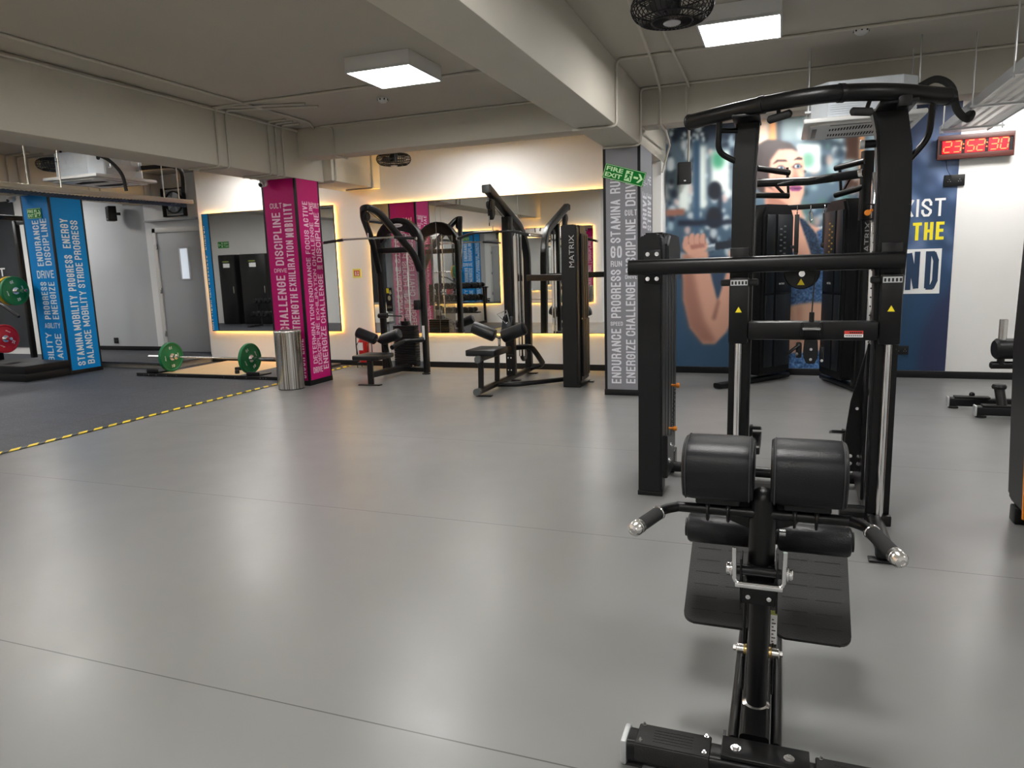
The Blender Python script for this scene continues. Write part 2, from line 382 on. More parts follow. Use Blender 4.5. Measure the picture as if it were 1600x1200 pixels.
def block(mb, t, O, U, V, wt=.15, gap=.13):
    """block capitals filling O, O+U, O+V; stroke weight is a share of the height"""
    O, U, V = Vector(O), Vector(U), Vector(V); H = V.length; L = U.length; uh, vh = U/L, V/H; s = wt*H
    unit = sum(FONT[c][0] for c in t); n = len(t)
    g = gap*H
    bw = (L-(n-1)*g-n*s)/unit if unit else 0
    if bw < .12*H: g = max(.03*H, g*.5); s = min(s, L/n*.34); bw = (L-(n-1)*g-n*s)/max(unit, .5)
    x = 0; nv = uh.cross(vh); lift = 0
    for c in t:
        w_, strokes = FONT[c]; W_ = bw*w_
        for st in strokes:
            P = [(x+s/2+a*W_, s/2+b*(H-s)) for a, b in st]
            for i in range(len(P)-1):
                (x0, y0), (x1, y1) = P[i], P[i+1]; d = math.hypot(x1-x0, y1-y0)
                if d < 1e-6: continue
                dx, dy = (x1-x0)/d*s/2, (y1-y0)/d*s/2
                closed = P[0] == P[-1]
                e0 = .42 if (i or closed) else (1 if min(abs(dx), abs(dy)) < s*.02 else .7); e1 = .42 if (i < len(P)-2 or closed) else (1 if min(abs(dx), abs(dy)) < s*.02 else .7)
                if len(st) > 4 and 0: e0 = e1 = .4
                q = [(x0-dx*e0-dy, y0-dy*e0+dx), (x1+dx*e1-dy, y1+dy*e1+dx), (x1+dx*e1+dy, y1+dy*e1-dx), (x0-dx*e0+dy, y0-dy*e0-dx)]
                q = [(a, min(max(b, 0), H)) for a, b in q]
                lift = (lift+1) % 12; mb.add([O+uh*a+vh*b+nv*lift*.0001 for a, b in q], [(0, 1, 2, 3)])
                # miter for square corners
                if 0 < i and (not closed or True):
                    (xa, ya) = P[i-1]; d0 = math.hypot(x0-xa, y0-ya); 
                    if d0 > 1e-6 and abs((x0-xa)*(x1-x0)+(y0-ya)*(y1-y0))/(d0*d) < .3:
                        lift = (lift+1) % 12; mb.add([O+uh*a+vh*b+nv*lift*.0001 for a, b in ((x0-s/2, y0-s/2), (x0+s/2, y0-s/2), (x0+s/2, y0+s/2), (x0-s/2, y0+s/2))], [(0, 1, 2, 3)])
        x += W_+s+g
    return mb

# ------------------------------------------------------------------ the room
CZ = 3.32; WY = 9.82
def S_(name, m, *a, bev=0, **k): return struct(Bx(name, m, None, *a, bev=bev, smooth=False))
S_('floor', FLOOR, -6.45, 5.2, -3.2, 10.0, -.1, 0)
S_('floor_rubber', RUBF, -17.2, -6.45, 1.3, 10.6, -.1, .006)
S_('ceiling', CEIL, -17.2, 5.2, -3.2, 10.6, CZ, CZ+.15)
S_('wall_back', WHT, -9.32, 5.2, WY, WY+.2, 0, CZ)
S_('wall_door', WHT, -11.1, -9.32, 10.35, 10.55, 0, CZ)
S_('wall_alcove', SIDEG, -12.9, -11.1, 10.35, 10.55, 0, CZ)
S_('wall_far_left', WHT, -17.2, -12.9, 10.35, 10.55, 0, CZ)
S_('wall_return', WHT, -9.52, -9.32, WY+.2, 10.35, 0, CZ)
S_('wall_left', WHT, -17.2, -17.0, 1.3, 10.35, 0, CZ)
S_('wall_opposite', WHT, -17.0, -4.3, 1.34, 1.54, 0, CZ)
S_('wall_side', WHT, -4.5, -4.3, -3.2, 1.34, 0, CZ)
S_('wall_rear', WHT, -4.3, 5.2, -3.2, -3.0, 0, CZ)
S_('wall_right', WHT, 5.0, 5.2, -3.0, WY, 0, CZ)
def trim(i, m, *a, bev=.006): return struct(Bx('trim_%d' % i, m, None, *a, bev=bev))
trim(1, BEAM, -1.87, -1.47, -3.0, WY, 2.75, CZ, bev=.012)        # long beam over the grey pillar
trim(2, BEAM, -6.40, -5.88, 1.54, 8.55, 2.70, CZ, bev=.012)      # long beam over the magenta pillar
trim(3, BEAM, -5.88, -1.87, 8.02, 8.35, 2.96, CZ, bev=.01)       # cross beams
trim(4, BEAM, -1.47, 5.0, 8.02, 8.35, 2.94, CZ, bev=.01)
trim(5, BEAM, -11.2, -10.6, 1.54, 10.35, 2.82, CZ, bev=.01)
trim(6, CREAM, -6.4, -5.75, 8.55, WY, 2.72, CZ, bev=.01)         # stub of the beam to the back wall
trim(7, WHT, -1.87, -1.47, 9.45, WY, 0, 2.75, bev=.004)          # pilaster behind the grey pillar
struct(Bx('baseboard_back', BLKM, None, -9.3, -1.87, WY-.018, WY, 0, .085, bev=.003))
struct(Bx('baseboard_right', BLKM, None, -1.47, 5.0, WY-.018, WY, 0, .085, bev=.003))
struct(Bx('baseboard_alcove', BLKM, None, -13.6, -10.95, 10.335, 10.35, .12, .2, bev=.003))
# raised step in front of the door
struct(Bx('trim_8', CONC, None, -12.9, -9.35, 8.95, 10.35, 0, .085, bev=.006))
struct(Bx('trim_9', RUBF, None, -12.92, -9.33, 8.9, 10.33, .085, .11, bev=.004))
t = tag(Bx('hazard_tape', TAPE, None, -6.485, -6.41, 2.2, 9.72, .0062, .0085), 'yellow and black striped hazard tape along the edge of the rubber floor', 'floor tape')

# door
d = struct(bpy.data.objects.new('door_1', None)); C.objects.link(d); d.location = (-10.3, 10.3, .11)
m = MB(); m.box(-10.78, -9.5, 10.28, 10.345, .115, 2.3, bev=.004); dl = m.build('door_leaf', DOORG, d)
m = MB(); m.box(-10.86, -10.78, 10.26, 10.35, .11, 2.38, bev=.005); m.box(-10.86, -9.36, 10.26, 10.35, 2.3, 2.38, bev=.005); m.build('door_frame', mat('pale frame paint', (.6, .59, .57), .5), d)
m = MB(); m.box(-10.98, -9.36, 10.2, 10.35, 2.5, 2.53, bev=.004); m.build('door_ledge', DOORG, d)
c = aY(289.5, 412, 10.28)
fr = MB(); fr.bar([(c.x-.1, 10.272, c.z-.28), (c.x+.1, 10.272, c.z-.28), (c.x+.1, 10.272, c.z+.28), (c.x-.1, 10.272, c.z+.28)], .03, .02, .003, closed=True); fr = fr.build('vision_frame', ALU, d)
Bx('vision_pane', mat('glowing pale glass', (.75, .82, .9), .08, emit=.15), fr, c.x-.09, c.x+.09, 10.27, 10.279, c.z-.27, c.z+.27)  # door pane is given a faint glow of its own
m = MB()
for z in (.4, 1.2, 2.0): m.box(-10.8, -10.77, 10.25, 10.28, z, z+.1, bev=.003)
m.each('hinge', STL, d)

# ------------------------------------------------------------------ mirrors with warm strips
def mirror(name, label, x0, x1, z0, z1, Y, face, joints=(), group=None):
    """face -1: looks to -Y, +1: looks to +Y; Y is the wall plane"""
    t = thing(name, label, 'mirror', ((x0+x1)/2, Y+face*.02, z0), 0, group)
    a, b = sorted((Y+face*.035, Y+face*.045))
    Bx('mirror_glass', MIR, t, x0, x1, a, b, z0, z1, smooth=False)
    a, b = sorted((Y+face*.028, Y+face*.049)); f = MB()
    for q in ((x0-.008, x1+.008, z0-.008, z0), (x0-.008, x1+.008, z1, z1+.008)): f.box(q[0], q[1], a, b, q[2], q[3])
    for q in ((x0-.008, x0), (x1, x1+.008)): f.box(q[0], q[1], a, b, z0, z1)
    f.build('mirror_edge', BLKM, t)
    if joints:
        f = MB()
        for x in joints: f.box(x-.002, x+.002, Y+face*.0445-.0012, Y+face*.0445+.0012, z0, z1)
        f.each('panel_joint', mat('joint grey', (.2, .2, .2), .4), t)
    a, b = sorted((Y+face*.004, Y+face*.02))
    f = MB(); i = .02
    f.box(x0+i, x1-i, a, b, z1-i-.012, z1-i); f.box(x0+i, x1-i, a, b, z0+i, z0+i+.012)
    f.box(x0+i, x0+i+.012, a, b, z0+i, z1-i); f.box(x1-i-.012, x1-i, a, b, z0+i, z1-i)
    f.build('led_strip', AMB, t); return t
mirror('wall_mirror', 'backlit mirror between the grey door and the magenta pillar', -9.2, -6.6, .56, 2.52, WY, -1, (-7.9,))
mirror('wall_mirror', 'wide backlit mirror behind the pulldown machines', -5.96, -1.95, .535, 2.485, WY, -1, (-4.83, -3.53))
mirror('wall_mirror', 'backlit mirror on the facing wall, left of the dumbbell rack, seen only in reflection', -11.0, -7.05, .53, 2.45, 1.54, 1)
mirror('wall_mirror', 'backlit mirror on the facing wall nearest the room corner, seen only in reflection', -6.3, -4.5, .53, 2.45, 1.54, 1)

# ------------------------------------------------------------------ pillars with word wraps
def pillar(label, x0, x1, y0, y1, z1, wrap, let, front, side, seen_bottom=.07):
    t = thing('wrapped_pillar', label, 'pillar', ((x0+x1)/2, (y0+y1)/2, 0))
    Bx('pillar_core', WHT, t, x0+.01, x1-.01, y0+.01, y1-.01, 0, z1)
    e = .025
    for nm, q in (('front_panel', (x0+e, x1-e, y0-.004, y0+.01)), ('side_panel', (x1-.01, x1+.004, y0+e, y1-e)),
                  ('side_panel', (x0-.004, x0+.01, y0+e, y1-e)), ('rear_panel', (x0+e, x1-e, y1-.01, y1+.004))):
        p = Bx(nm, wrap, t, *q, seen_bottom, z1-.002)
        if nm == 'rear_panel':
            lm = MB()
            for r_, (u0, u1) in enumerate(((.12, .34), (.4, .62), (.68, .9))):
                z = .3
                for wd in (['ENERGIZE', 'CHALLENGE', 'STRIVE'], ['DISCIPLINE', 'FOCUS', 'PROGRESS'], ['ENDURANCE', 'DRIVE', 'STAMINA'])[r_]:
                    L = .085*len(wd); W = x1-x0-.05
                    block(lm, wd, (x1-e-u1*W, y1+.006, z), (0, 0, L), (W*(u1-u0), 0, 0)); z += L+.06
            lm.build('lettering', let, p)
        elif nm == 'front_panel' and front:
            lm = MB(); W = x1-x0-2*e
            for wd, u0, u1, ya, yb, up in front:
                xc = x0+e+W*(u0+u1)/2; za, zb = zat(xc, y0, ya+.6), zat(xc, y0, yb-1.2)
                if up: block(lm, wd, (x0+e+W*u0, y0-.0055, zb), (W*(u1-u0), 0, 0), (0, 0, za-zb))
                else: block(lm, wd, (x0+e+W*u1, y0-.0055, zb), (0, 0, za-zb), (-W*(u1-u0), 0, 0))
            lm.build('lettering', let, p)
        elif nm == 'side_panel' and q[1] > x1 and side:
            lm = MB(); W = y1-y0-2*e
            for wd, u0, u1, ya, yb, up in side:
                yc = y0+e+W*(u0+u1)/2; za, zb = zat(x1, yc, ya+.6), zat(x1, yc, yb-1.2)
                if up: block(lm, wd, (x1+.0055, y0+e+W*u0, zb), (0, W*(u1-u0), 0), (0, 0, za-zb))
                else: block(lm, wd, (x1+.0055, y0+e+W*u1, zb), (0, 0, za-zb), (0, -W*(u1-u0), 0))
            lm.build('lettering', let, p)
    m = MB()
    for x in (x0, x1):
        for y in (y0, y1):
            sx = -1 if x == x0 else 1; sy_ = -1 if y == y0 else 1
            a, b = sorted((x-sx*e, x+sx*.005)); c_, d_ = sorted((y-sy_*e, y+sy_*.005)); m.box(a, b, c_, d_, seen_bottom, z1-.003)
    m.build('corner_trim', BLKM, t)
    Bx('plinth', BLKM, t, x0-.01, x1+.01, y0-.01, y1+.01, .001, seen_bottom, bev=.004)
    return t
BLUEF = [('ENDURANCE', .30, .55, 344, 417, 0), ('DRIVE', .22, .90, 422, 436, 1), ('PROGRESS', .30, .55, 440, 500, 0), ('AGILITY', .25, .88, 504, 514, 1), ('MOBILITY', .22, .47, 519, 590, 0),
         ('DISCIPLINE', .62, .87, 341, 416, 0), ('ENERGIZE', .62, .87, 440, 500, 0), ('BALANCE', .60, .85, 521, 590, 0)]
BLUES = [('ENERGY', .22, .48, 341, 389, 0), ('PROGRESS', .22, .48, 398, 456, 0), ('MOBILITY', .22, .48, 461, 517, 0), ('STAMINA', .22, .48, 519, 572, 0),
         ('PROGRESS', .56, .80, 344, 407, 0), ('STRIDE', .56, .80, 410, 451, 0), ('MOBILITY', .56, .80, 454, 511, 0), ('BALANCE', .56, .80, 515, 569, 0)]
pillar('square pillar wrapped in bright blue with pale fitness words', -11.2, -10.6, 8.12, 8.69, 2.82, BLUE, LETB, BLUEF, BLUES)
PINKF = [('CULT', .18, .58, 317, 327, 1), ('DISCIPLINE', .22, .50, 332, 416, 0), ('DRIVE', .15, .58, 419, 427, 1), ('CHALLENGE', .20, .50, 430, 520, 0), ('ENDURE', .2, .5, 526, 590, 0),
         ('MOBILITY', .62, .90, 317, 372, 0), ('EXHILIRATION', .62, .86, 375, 456, 0), ('STRENGTH', .62, .88, 459, 524, 0), ('DISCIPLINE', .70, .95, 529, 592, 0)]
PINKS = [('ACTIVE', .20, .44, 314, 356, 0), ('FOCUS', .20, .42, 359, 398, 0), ('ENDURANCE', .20, .40, 402, 473, 0), ('DETERMINATION', .18, .38, 475, 569, 0), ('DRIVE', .14, .60, 572, 583, 1),
         ('LINE', .50, .68, 315, 336, 0), ('CHALLENGE', .48, .66, 347, 417, 0), ('EXHILIRATION', .48, .64, 420, 501, 0), ('DISCIPLINE', .42, .60, 504, 570, 0),
         ('CULT', .70, 1.0, 317, 327, 1), ('DISCIPLINE', .72, .96, 332, 411, 0), ('DRIVE', .70, .98, 414, 422, 1), ('CHALLENGE', .70, .94, 428, 506, 0), ('ENERGIZE', .66, .92, 509, 577, 0)]
pillar('square pillar wrapped in magenta with pale fitness words, behind the steel bin', -6.40, -5.88, 7.9, 8.40, 2.70, PINK, LETP, PINKF, PINKS)
GREYF = [('STAMINA RUN', .14, .46, 272, 381, 0), ('GO', .14, .50, 384, 404, 1), ('RUN', .14, .50, 407, 418, 1), ('PROGRESS', .14, .46, 421, 498, 0), ('SPEED', .12, .52, 502, 510, 1), ('ENDURANCE', .14, .46, 513, 600, 0),
         ('DRIVE', .62, .94, 274, 323, 0), ('CULT', .60, .98, 327, 338, 1), ('DISCIPLINE', .62, .94, 342, 427, 0), ('DRIVE', .60, .98, 429, 437, 1), ('CHALLENGE', .62, .92, 440, 526, 0), ('ENERGIZE', .62, .92, 530, 600, 0)]
GREYS = [('DRIVE', .15, .50, 300, 358, 0), ('STRIVE', .58, .92, 302, 362, 0), ('ENDURANCE', .15, .50, 365, 450, 0), ('EH', .2, .55, 282, 292, 1), ('HE', .6, .9, 275, 290, 1)]
pillar('square pillar wrapped in grey with pale fitness words and a tilted exit sign', -1.87, -1.47, 7.98, 8.75, 2.75, GREY, LETG, GREYF, GREYS)

# ------------------------------------------------------------------ fire exit signs
def exit_sign(label, c, W, H, tilt, n=-1, glow=None):
    t = thing('fire_exit_sign', label, 'exit sign', c); R = Matrix.Translation(c) @ Matrix.Rotation(tilt, 4, 'Y')
    if n > 0: R = R @ Matrix.Rotation(PI, 4, 'Z')
    def q(m, pts):
        m.add([R @ Vector((x*W/2, -.0045, z*H/2)) for x, z in pts], [tuple(range(len(pts)))])
    b = MB(); b.box(-W/2, W/2, -.003, .003, -H/2, H/2, M=R); b.build('sign_board', SIGN, t)
    b = MB(); k = .045
    for pts in (((-.98, -.94), (.98, -.94), (.98, -.88), (-.98, -.88)), ((-.98, .88), (.98, .88), (.98, .94), (-.98, .94)),
                ((-.98, -.94), (-.96, -.94), (-.96, .94), (-.98, .94)), ((.96, -.94), (.98, -.94), (.98, .94), (.96, .94))): q(b, pts)
    for wd, z0, z1 in (('FIRE', .12, .72), ('EXIT', -.7, -.1)):
        O = R @ Vector((-.9*W/2, -.0045, z0*H/2)); U = R.to_3x3() @ Vector((.82*W/2, 0, 0)); V = R.to_3x3() @ Vector((0, 0, (z1-z0)*H/2)); letter(b, wd, O, U, V, .03)
    # doorway square, arrow
    q(b, [(.06, -.7), (.40, -.7), (.40, .7), (.06, .7)]); 
    q(b, [(.48, -.14), (.70, -.14), (.70, .14), (.48, .14)]); q(b, [(.66, -.6), (.76, -.6), (.93, 0), (.76, .6), (.66, .6), (.80, 0)])
    b.build('sign_legend', SIGNL, t, smooth=False)
    b = MB()
    def q2(pts): b.add([R @ Vector((x*W/2, -.006, z*H/2)) for x, z in pts], [tuple(range(len(pts)))])
    q2([(.24, .38), (.30, .38), (.32, .5), (.30, .62), (.24, .62), (.22, .5)])
    q2([(.16, .30), (.30, .34), (.28, -.05), (.18, -.1)]); q2([(.28, .3), (.37, .1), (.35, .02), (.27, .16)]); q2([(.10, .16), (.17, .3), (.19, .2), (.13, .05)])
    q2([(.20, -.05), (.28, -.02), (.34, -.3), (.36, -.6), (.31, -.6), (.29, -.32)]); q2([(.18, -.05), (.25, -.1), (.18, -.42), (.08, -.5), (.07, -.4), (.15, -.32)])
    b.build('running_figure', SIGN, t, smooth=False); return t
c0 = (aY(945, 270, 7.96)+aY(1007, 278, 7.96))/2
exit_sign('green fire exit sign tilted on the grey pillar', (aY(975, 273.5, 7.965)), .46, .155, math.radians(17))
exit_sign('green fire exit sign level on the blue pillar', aY(53.5, 333.5, 8.105), .30, .155, 0)
exit_sign('green fire exit sign high on the facing wall, seen only in the mirror', (-16.2, 1.56, 2.42), .42, .2, 0, n=1)

# ------------------------------------------------------------------ mural
def make_mural():
    x0, x1, z0, z1 = -1.465, 1.872, .088, 3.31
    X0, Y0, SC = 1000, 100, 2
    Wd, Hd = 560, 500
    gx, gy = np.meshgrid(np.arange(Wd*SC//2*1)*1.0, np.arange(Hd*SC//2)*1.0); gx += X0; gy += Y0
    img = np.zeros((*gx.shape, 3))
    def blur(a, s):
        k = int(3*s)+1; g = np.exp(-.5*(np.arange(-k, k+1)/s)**2); g /= g.sum()
        p = np.pad(a, ((k, k), (k, k)) + ((0, 0),)*(a.ndim-2), mode='edge')
        p = sum(g[i]*p[i:i+a.shape[0]] for i in range(2*k+1)); return sum(g[i]*p[:, i:i+a.shape[1]] for i in range(2*k+1))
    def inpoly(P):
        m = np.zeros(gx.shape, bool); n = len(P)
        for i in range(n):
            xa, ya = P[i]; xb, yb = P[(i+1) % n]
            if ya == yb: continue
            c = ((gy < ya) != (gy < yb)) & (gx < (xb-xa)*(gy-ya)/(yb-ya)+xa); m ^= c
        return m
    def col(c): return np.array(c, float)/255
    def paint(mask, c, s=1.0, a=1):
        nonlocal img
        m = blur(mask.astype(float), s)[..., None]*a; img = img*(1-m)+(col(c) if not isinstance(c, np.ndarray) else c)*m
    def poly(P, c, s=1.0, a=1): paint(inpoly(P), c, s, a)
    def ell(cx, cy_, rx, ry, c, s=1.0, a=1, rot_=0):
        dx, dy = gx-cx, gy-cy_; u = dx*math.cos(rot_)+dy*math.sin(rot_); v = -dx*math.sin(rot_)+dy*math.cos(rot_)
        paint((u/rx)**2+(v/ry)**2 < 1, c, s, a)
    rs = np.random.RandomState(3)
    tx = np.clip((gx-1040)/460, 0, 1)[..., None]; ty = np.clip((gy-180)/400, 0, 1)[..., None]
    img = (col((62, 78, 98))*(1-ty)+col((28, 74, 108))*ty)*(1-tx)+(col((34, 52, 84))*(1-ty)+col((20, 62, 96))*ty)*tx
    # blurred gym behind her
    poly([(1000, 100), (1345, 100), (1345, 330), (1000, 330)], (104, 124, 136), 14, .75)
    poly([(1000, 330), (1345, 330), (1345, 440), (1000, 440)], (74, 96, 114), 12, .7)
    poly([(1000, 120), (1176, 120), (1176, 218), (1000, 218)], (34, 46, 66), 6, .85)
    poly([(1160, 100), (1202, 100), (1202, 260), (1160, 260)], (246, 214, 188), 4)
    poly([(1202, 100), (1216, 100), (1216, 240), (1202, 240)], (238, 160, 92), 2.5); poly([(1214, 100), (1222, 100), (1222, 240), (1214, 240)], (40, 50, 62), 2)
    poly([(1222, 150), (1322, 150), (1322, 222), (1222, 222)], (150, 172, 176), 6, .9)
    poly([(1256, 206), (1322, 206), (1322, 232), (1256, 232)], (44, 60, 72), 5, .9)
    poly([(1322, 190), (1342, 190), (1342, 300), (1322, 300)], (70, 46, 36), 2.5)
    poly([(1343, 180), (1352, 180), (1352, 330), (1343, 330)], (214, 148, 96), 2)
    poly([(1355, 160), (1378, 160), (1378, 330), (1355, 330)], (150, 172, 182), 5)
    for _ in range(150):
        x, y = rs.uniform(1036, 1178), rs.uniform(205, 440); r = rs.uniform(2, 7)
        ell(x, y, r, r*rs.uniform(.7, 2), [(238, 244, 246), (28, 38, 58), (176, 200, 212), (226, 196, 190), (24, 32, 48), (214, 224, 228)][rs.randint(6)], 2., .8)
    for _ in range(26):
        ell(rs.uniform(1040, 1100), rs.uniform(192, 224), rs.uniform(2, 4), rs.uniform(2, 5), (214, 230, 236), 1.5, .85)
    for _ in range(90):
        x, y = rs.uniform(1225, 1345), rs.uniform(170, 400); r = rs.uniform(3, 9)
        ell(x, y, r, r*rs.uniform(.7, 1.6), [(232, 240, 240), (34, 50, 64), (150, 180, 188), (80, 118, 112), (204, 216, 220), (206, 174, 160)][rs.randint(6)], 2.5, .7)
    for _ in range(60):
        x, y = rs.uniform(1420, 1505), rs.uniform(190, 420); r = rs.uniform(4, 14)
        ell(x, y, r, r, [(84, 104, 146), (24, 38, 66), (130, 145, 182), (160, 170, 205)][rs.randint(4)], 5, .42)
    ell(1462, 245, 12, 34, (150, 165, 196), 9, .5)
    for P in ((1086, 228, 1104, 326), (1112, 236, 1140, 300), (1246, 226, 1282, 268), (1060, 262, 1078, 330)):
        poly([(P[0], P[1]), (P[2], P[1]), (P[2], P[3]), (P[0], P[3])], (232, 242, 238), 3)
    ell(1122, 250, 10, 14, (70, 160, 122), 4); ell(1117, 298, 11, 15, (22, 28, 40), 2); ell(1116, 340, 13, 17, (22, 28, 40), 2); ell(1262, 250, 12, 14, (60, 130, 100), 4, .7)
    ell(1240, 310, 3, 12, (30, 38, 50), 1.5); ell(1300, 330, 14, 18, (40, 50, 62), 4, .8)
    poly([(1084, 220), (1094, 220), (1094, 440), (1084, 440)], (58, 88, 116), 2); poly([(1040, 328), (1070, 326), (1070, 336), (1040, 338)], (150, 100, 84), 2)
    poly([(1060, 345), (1170, 342), (1170, 350), (1060, 353)], (22, 32, 50), 2)
    ell(1252, 268, 8, 3, (30, 38, 48), 1)
    poly([(1000, 445), (1330, 445), (1330, 600), (1000, 600)], (52, 84, 114), 20, .85)
    poly([(1440, 520), (1462, 470), (1500, 440), (1500, 600), (1430, 600)], (34, 36, 70), 8, .8)
    # barbell
    poly([(1098, 383), (1345, 343), (1346, 355), (1100, 394)], (108, 126, 142), .8); poly([(1098, 384), (1345, 344), (1345, 348), (1098, 388)], (196, 208, 216), .8)
    poly([(1118, 379), (1165, 371), (1165, 384), (1118, 391)], (26, 36, 48), .8)
    # hair, neck, back and shoulder
    SK, SKD, SKL = (216, 164, 142), (142, 94, 80), (236, 190, 168)
    ell(1205, 262, 34, 44, (52, 40, 40), 1.5); ell(1182, 248, 16, 15, (44, 34, 34), 1.5)
    poly([(1196, 290), (1250, 318), (1258, 345), (1290, 362), (1312, 392), (1306, 470), (1180, 470), (1150, 400), (1168, 360), (1196, 340)], SK, 2)
    poly([(1196, 296), (1236, 320), (1232, 352), (1200, 352)], SKD, 3, .7)
    poly([(1150, 395), (1180, 350), (1232, 356), (1228, 420), (1170, 440)], (176, 124, 108), 6, .7)
    # face
    poly([(1200, 238), (1218, 230), (1240, 232), (1254, 246), (1257, 262), (1256, 284), (1257, 300), (1250, 318), (1238, 324), (1220, 312), (1204, 290), (1198, 262)], SK, 1.6)
    ell(1240, 246, 13, 9, SKL, 4, .7); ell(1252, 278, 4, 10, SKL, 2, .7); ell(1214, 290, 8, 18, SKD, 5, .55); ell(1243, 313, 8, 7, SKL, 3, .6)
    poly([(1194, 226), (1215, 219), (1236, 224), (1250, 238), (1236, 232), (1216, 234), (1204, 250), (1200, 280), (1186, 280)], (54, 42, 42), 1.8)
    for ex, ey in ((1220, 263), (1246, 260)):
        poly([(ex-9, ey+1), (ex-3, ey-4), (ex+4, ey-4), (ex+8, ey+1), (ex+2, ey+4), (ex-5, ey+4)], (62, 44, 46), .9); ell(ex, ey, 5, 2.6, (206, 210, 214), .7); ell(ex+1, ey, 2.6, 2.6, (50, 84, 118), .6); ell(ex+1, ey, 1.1, 1.1, (14, 18, 24), .5)
    poly([(1207, 257), (1214, 250), (1228, 249), (1231, 252), (1216, 253)], (56, 38, 36), .8); poly([(1239, 251), (1247, 245), (1254, 247), (1254, 250), (1246, 249)], (56, 38, 36), .8)
    poly([(1240, 262), (1243, 262), (1249, 280), (1244, 285), (1238, 282)], (158, 106, 94), 1.8, .6); ell(1243, 284, 4, 1.6, (110, 66, 62), .9)
    poly([(1231, 294), (1238, 290), (1244, 291), (1250, 290), (1254, 294), (1248, 299), (1238, 299)], (128, 58, 110), .9); poly([(1231, 294), (1254, 294), (1246, 295.5)], (72, 28, 60), .6)
    # arm raised to the bar
    poly([(1066, 398), (1106, 392), (1112, 430), (1122, 466), (1132, 430), (1140, 392), (1175, 372), (1205, 400), (1160, 470), (1135, 520), (1116, 538), (1098, 537), (1078, 512), (1068, 470)], SK, 1.6)
    poly([(1066, 398), (1078, 398), (1088, 450), (1100, 500), (1120, 536), (1096, 536), (1076, 510), (1067, 466)], SKD, 4, .7)
    poly([(1107, 400), (1114, 440), (1121, 470), (1133, 430), (1140, 402)], (44, 66, 92), 1.6)
    poly([(1121, 468), (1125, 470), (1118, 500), (1112, 500)], SKD, 2, .8)
    ell(1086, 384, 20, 15, SK, 1.4)
    for k in range(4): ell(1072+k*8.5, 373+(k == 0)*4, 4.6, 9, (206, 156, 138), 1, 1, .2); ell(1076.5+k*8.5, 375, .9, 8, SKD, .8)
    poly([(1078, 383), (1100, 380), (1102, 386), (1080, 390)], (172, 116, 104), 1.2)
    # sports top, waist, leggings (heathered fabric)
    her = blur(rs.rand(*gx.shape), .8)[..., None]; her = (her-.5)*2.2
    fab = np.clip(col((52, 84, 124))+her*np.array([.28, .3, .34]), 0, 1)
    paint(inpoly([(1205, 400), (1228, 372), (1244, 402), (1270, 418), (1282, 396), (1276, 362), (1288, 356), (1306, 390), (1318, 470), (1262, 474), (1215, 484), (1200, 470)]), fab, 1.2)
    paint(inpoly([(1247, 338), (1258, 344), (1276, 366), (1286, 400), (1272, 412), (1262, 380)]), fab*.6, 1.2)
    poly([(1206, 482), (1262, 473), (1312, 472), (1306, 520), (1312, 556), (1206, 556), (1212, 520)], (200, 158, 134), 2)
    poly([(1246, 478), (1252, 478), (1250, 556), (1244, 556)], SKD, 4, .7); poly([(1206, 482), (1218, 482), (1222, 556), (1206, 556)], SKD, 5, .7)
    paint(inpoly([(1200, 546), (1240, 552), (1314, 546), (1318, 600), (1196, 600)]), fab*1.25, 1.2)
    ell(1212, 536, 22, 9, SK, 2)
    poly([(1196, 535), (1230, 540), (1232, 545), (1196, 546)], (60, 40, 38), 2, .5)
    # mesh
    nx, nz = 480, 464
    xs = np.linspace(x0, x1, nx); zs = np.linspace(z0, z1, nz); XX, ZZ = np.meshgrid(xs, zs)
    P = np.stack([XX, np.full_like(XX, WY-.006), ZZ], -1).reshape(-1, 3)
    px = proj(P); u = np.clip(px[:, 0]-X0, 0, img.shape[1]-1.01); v = np.clip(px[:, 1]-Y0, 0, img.shape[0]-1.01)
    iu, iv = u.astype(int), v.astype(int); fu, fv = (u-iu)[:, None], (v-iv)[:, None]
    c = img[iv, iu]*(1-fu)*(1-fv)+img[iv, iu+1]*fu*(1-fv)+img[iv+1, iu]*(1-fu)*fv+img[iv+1, iu+1]*fu*fv
    c = np.clip(c*1.04+.005, 0, 1); c = np.where(c <= .04045, c/12.92, ((c+.055)/1.055)**2.4)
    me = bpy.data.meshes.new('wall_mural'); n = nx*nz
    idx = np.arange(n).reshape(nz, nx); a = idx[:-1, :-1].ravel(); F = np.stack([a, a+1, a+nx+1, a+nx], 1)
    me.vertices.add(n); me.vertices.foreach_set('co', P.ravel().astype(np.float32))
    me.loops.add(F.size); me.loops.foreach_set('vertex_index', F.ravel().astype(np.int32))
    me.polygons.add(len(F)); me.polygons.foreach_set('loop_start', np.arange(0, F.size, 4).astype(np.int32)); me.update(calc_edges=True)
    ca = me.color_attributes.new('print', 'FLOAT_COLOR', 'POINT'); ca.data.foreach_set('color', np.concatenate([c, np.ones((n, 1))], 1).ravel().astype(np.float32))
    def f(nt, b):
        at = nt.nodes.new('ShaderNodeAttribute'); at.attribute_name = 'print'; nt.links.new(at.outputs['Color'], b.inputs['Base Color'])
    me.materials.append(nodes_mat('printed mural', f, .45))
    o = bpy.data.objects.new('wall_mural', me); C.objects.link(o)
    tag(o, 'large wall mural of a woman in a blue sports top holding a barbell', 'mural')
    yy = WY-.009
    def put(mb, wd, a, b, bold=.15):    # a lower left, b upper right picture points
        A = aY(*a, yy); B = aY(*b, yy); block(mb, wd, A, (B.x-A.x, 0, 0), (0, 0, B.z-A.z), bold)
    m = MB(); put(m, 'EXIST', (1392, 341), (1478, 309), .13)
